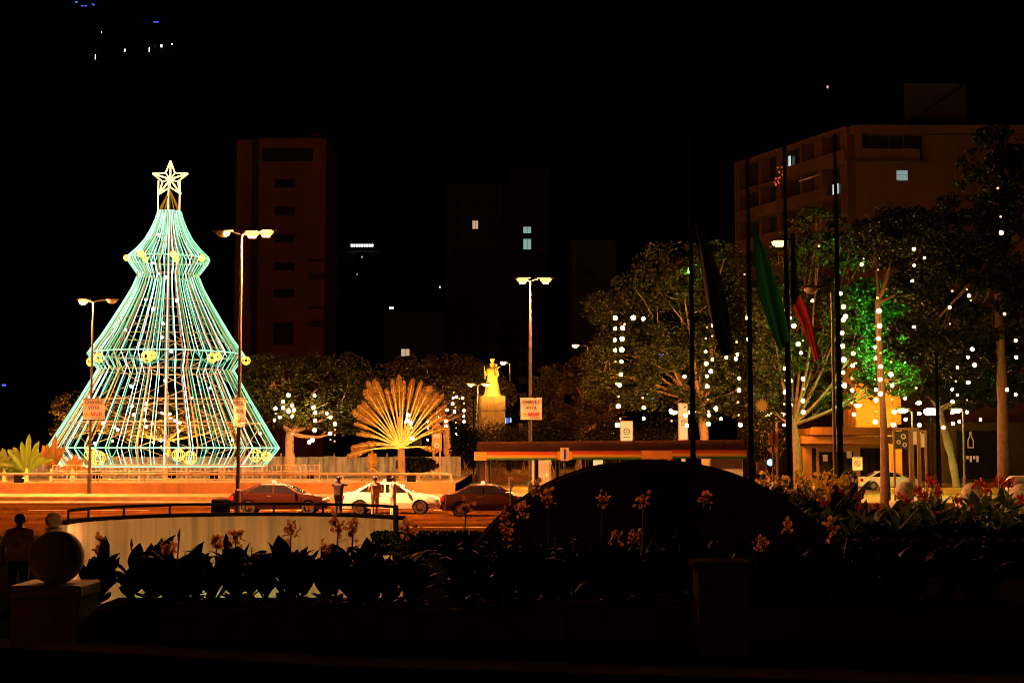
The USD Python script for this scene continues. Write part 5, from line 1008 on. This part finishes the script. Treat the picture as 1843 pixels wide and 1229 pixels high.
person('person in pale shirt with hand near the face right of the capped person', (W(707, 900, 63.2)[0], 63.2, .004), -1.1, {-1: down(-1), 1: ((.28, .18, 1.30), (.10, .22, 1.50))}, 'shirt_pale', 'shirt_pale', 'skin', 1.78)
person('man in printed shirt and dark trousers standing left of the large stone ball', (W(37, 900, 26.2)[0], 26.2, .0), PI + .25, {-1: down(-1), 1: ((.29, -.02, 1.16), (.27, .10, .93))}, 'shirt_print', 'trouser', 'skin_dark', 1.73)

# ------------------------------------------------------------------ canna plants
def canna_leaf(base, az, tilt, L, wd, g, curl=.5):
    n = 9; u = np.linspace(0, 1, n); d = np.array([math.cos(az), math.sin(az)]); P = []
    for s in u:
        a = tilt + curl * s ** 2; P.append(base + np.array([d[0] * L * s * math.sin(a), d[1] * L * s * math.sin(a), L * s * math.cos(a)]))
    P = np.array(P); tt = np.gradient(P, axis=0); tt /= np.linalg.norm(tt, axis=1, keepdims=True)
    side_ = np.array([-d[1], d[0], 0]); nrm = np.cross(side_, tt)
    hw = np.interp(u, [0, .1, .42, .75, .92, 1], [.05, .45, 1, .72, .26, .0]) * wd / 2; v = np.linspace(-1, 1, 5)
    rows = [P[i] + v[:, None] * hw[i] * side_ + (v[:, None] ** 2) * hw[i] * .35 * nrm[i] + (np.sin(v * 5 + i)[:, None]) * hw[i] * .05 * nrm[i] for i in range(n)]
    return grid_mesh(np.array(rows))
def canna_flower(c, R, g, n=26):
    ms = []
    for k in range(n):
        az = g.random() * 2 * PI; el = g.uniform(.3, 1.9); d = np.array([math.cos(az) * math.sin(el), math.sin(az) * math.sin(el), math.cos(el)]); b = c + np.array([g.normal() * .5, g.normal() * .5, g.normal() * .75 - .2]) * R * .8
        side_ = np.cross(d, g.normal(size=3)); side_ /= np.linalg.norm(side_); nr = np.cross(side_, d); L = R * g.uniform(.5, .95); hw = np.array([.05, .20, .34, .36, .10]) * L
        v = np.linspace(-1, 1, 5); rows = [b + d * L * s + nr * L * (.5 * s ** 2 - .1) + v[:, None] * hw[i] * side_ + (np.sin(v * 6 + i * 2 + k) * .09 * L)[:, None] * nr for i, s in enumerate(np.linspace(0, 1, 5))]
        ms.append(grid_mesh(np.array(rows)))
    return join(ms)
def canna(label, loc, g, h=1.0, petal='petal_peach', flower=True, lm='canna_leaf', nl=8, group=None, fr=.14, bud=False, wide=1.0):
    t = thing('canna_plant', label, 'plant', loc, g.random() * 6.28, group)
    obj('stem', tube([(0, 0, 0), (.01, 0, h * .5), (.03, .02, h * .98)], [.022, .018, .010], 5), M['stem'], t)
    for k in range(nl):
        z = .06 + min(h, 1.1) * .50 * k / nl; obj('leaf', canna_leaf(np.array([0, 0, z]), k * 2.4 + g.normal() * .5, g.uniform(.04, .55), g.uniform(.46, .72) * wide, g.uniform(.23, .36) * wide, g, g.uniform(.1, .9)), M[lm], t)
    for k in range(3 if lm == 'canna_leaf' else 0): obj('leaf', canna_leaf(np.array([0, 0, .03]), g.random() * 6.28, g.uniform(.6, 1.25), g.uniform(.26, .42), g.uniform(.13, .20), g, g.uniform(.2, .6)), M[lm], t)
    if flower: obj('flower', canna_flower(np.array([.03, .02, h]), fr, g, 26), M[petal], t)
    if bud: obj('bud', tube([(0.03, .02, h * .96), (.03, .02, h * 1.06), (.05, .02, h * 1.16)], [.012, .028, .006], 5), M['stem'], t); 
    return t
g = np.random.default_rng(21)
# foreground planter, left part: one by one
front = [(168, 1000, 0, 0), (181, 975, 1, 0), (240, 985, 0, 1), (303, 985, 1, 0), (318, 970, 0, 1), (352, 1010, 0, 0), (387, 975, 1, 0), (427, 965, 1, 0), (478, 1000, 0, 0), (522, 955, 1, 0), (545, 1000, 0, 0), (583, 988, 1, 0), (605, 945, 1, 0), (632, 945, 1, 0), (662, 985, 0, 0), (700, 1005, 0, 0)]
ordn = 'first second third fourth fifth sixth seventh eighth ninth tenth eleventh twelfth thirteenth fourteenth fifteenth sixteenth'.split()
for k, (px, py, fl_, bud) in enumerate(front):
    Y = 22.9 + .9 * g.random(); p = W(px, py, Y); h = max(.5, p[2] - .40)
    canna(f'canna plant {"with peach flower" if fl_ else "with bare tip" if bud else "of broad dark leaves"} before the curved wall, {ordn[k]} from the stone ball', (p[0], Y, .40), g, h, 'petal_peach', bool(fl_), nl=10, bud=bool(bud), fr=.125)
mid = [(735, 950), (835, 912), (912, 930), (940, 915), (985, 895), (960, 880), (908, 958), (1081, 900), (1155, 903), (1265, 895), (1112, 968), (1146, 966), (1372, 977), (1420, 950), (1500, 948)]
midl = ['beside the right end of the curved wall', 'in front of the maroon car', 'low left of the arched vault, middle of three', 'left of the vault below the yellow one', 'touching the left slope of the vault', 'yellow tipped, against the lit pavement left of the vault', 'low left of the vault, lowest of three', 'before the left wall of the vault', 'at the left edge of the vault doorway', 'at the right edge of the vault doorway', 'low before the vault, left of a pair', 'low before the vault, right of a pair', 'low before the right slope of the vault', 'dim, above the right slope of the vault', 'right of the vault before the dark bed']
for k, ((px, py), lab) in enumerate(zip(mid, midl)):
    Y = 22.9 + .9 * g.random(); p = W(px, py, Y); canna(f'canna plant with peach flower {lab}' if k != 5 else f'canna plant {lab}', (p[0], Y, .40), g, max(.5, p[2] - .40), 'petal_yellow' if k == 5 else 'petal_peach', True, nl=8, fr=.115)
for k in range(36):
    x = -6.55 + (5.7 * (k + .9 * g.random()) / 11 if k < 11 else 5.7 + 9.2 * (k - 11 + .5 * g.random()) / 25); canna('leafy canna plant without flowers filling the dark foreground planter', (x, 23.1 + 1.2 * g.random(), .40), g, (.60 + .55 * g.random()), flower=False, nl=8, wide=1.2, group='leafy cannas in the foreground planter')
# right bed
t = thing('flower_bed_edge', 'dark low stone edge of the canna bed at the right', 'planter'); 
for x in np.arange(6.5, 22, 2.2): obj('stone_block', bev(x + .006, x + 2.194, 36.5, 36.8, 0, .45, .02), M['darkstone'], t)
obj('soil', bx(6.5, 21.9, 36.81, 48, 0, .30), M['soil'], t)
protos = {}
for col in ('yellow', 'red', 'leafy'):
    protos[col] = []
def bed(col, lab, grp, spots):
    for px, py, Y in spots:
        p = W(px, py, Y); h = p[2] - .30
        lst = protos[col]
        if len(lst) < 4:
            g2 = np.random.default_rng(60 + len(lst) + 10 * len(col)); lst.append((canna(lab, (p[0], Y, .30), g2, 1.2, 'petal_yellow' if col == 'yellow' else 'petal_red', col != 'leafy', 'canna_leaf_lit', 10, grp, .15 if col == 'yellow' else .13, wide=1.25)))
            stage.GetPrimAtPath(lst[-1].GetPath()).GetAttribute('xformOp:translate')
            UsdGeom.Xformable(lst[-1]).AddScaleOp().Set((h / 1.2,) * 3)
        else:
            src = lst[int(g.integers(0, 4))]; dup(src, (p[0], Y, .30), g.random() * 6.28, lab, grp, h / 1.2)
def dup(root, loc, rotz=0, label=None, group=None, scale=None):
    was = root.GetCustomData(); x = UsdGeom.Xform.Define(stage, numbered('/World', base_of(root)))
    r = x.GetPrim(); r.GetReferences().AddInternalReference(root.GetPath())
    x.ClearXformOpOrder()
    for op, val in (('xformOp:translate', Gf.Vec3d(*map(float, loc))), ('xformOp:rotateZ', float(math.degrees(rotz))), ('xformOp:scale', Gf.Vec3f(*(float(scale or 1),) * 3))):
        typ = {'xformOp:translate': Sdf.ValueTypeNames.Double3, 'xformOp:rotateZ': Sdf.ValueTypeNames.Float, 'xformOp:scale': Sdf.ValueTypeNames.Float3}[op]
        r.CreateAttribute(op, typ, False).Set(val)
    r.GetAttribute('xformOpOrder').Set(['xformOp:translate', 'xformOp:rotateZ', 'xformOp:scale']) if r.HasAttribute('xformOpOrder') else r.CreateAttribute('xformOpOrder', Sdf.ValueTypeNames.TokenArray, False).Set(['xformOp:translate', 'xformOp:rotateZ', 'xformOp:scale'])
    data(r, label or was['label'], was['category'], group or was.get('group')); r.SetInstanceable(True)
    return r
yel = [(1374 + 8.2 * k + g.normal() * 3, (868 + (k % 4) * 7 if k < 18 else 872) + g.normal() * 4, 46 - g.random() * 5) for k in range(18)] + [(1497, 858, 45), (1502, 868, 44), (1526, 862, 45), (1529, 874, 44), (1482, 890, 42), (1757, 893, 41), (1688, 890, 43)]
bed('yellow', 'yellow flowering canna in the bed right of the vault', 'yellow cannas in the right bed', yel)
red = [(1494, 884, 42), (1516, 888, 42), (1545, 895, 41), (1545, 915, 40), (1485, 905, 40), (1580, 914, 40), (1616, 894, 43), (1633, 900, 42), (1662, 892, 42), (1650, 884, 44), (1676, 865, 46), (1688, 885, 42), (1725, 902, 40), (1774, 885, 42), (1798, 868, 44), (1812, 870, 43), (1686, 927, 39), (1668, 930, 39), (1753, 920, 39), (1762, 872, 45), (1840, 900, 40)]
bed('red', 'red flowering canna in the bed right of the vault', 'red cannas in the right bed', red)
lf = [(1530 + g.random() * 340, 905 + g.random() * 38, 38.0 + 6 * g.random()) for k in range(95)] + [(1400 + g.random() * 150, 905 + g.random() * 30, 38.0 + 5 * g.random()) for k in range(18)]
lf = [(px, py, Y) for px, py, Y in lf if W(px, py, Y)[2] > .9]
bed('leafy', 'green leafy canna without flower in the bed right of the vault', 'leafy cannas in the right bed', lf)
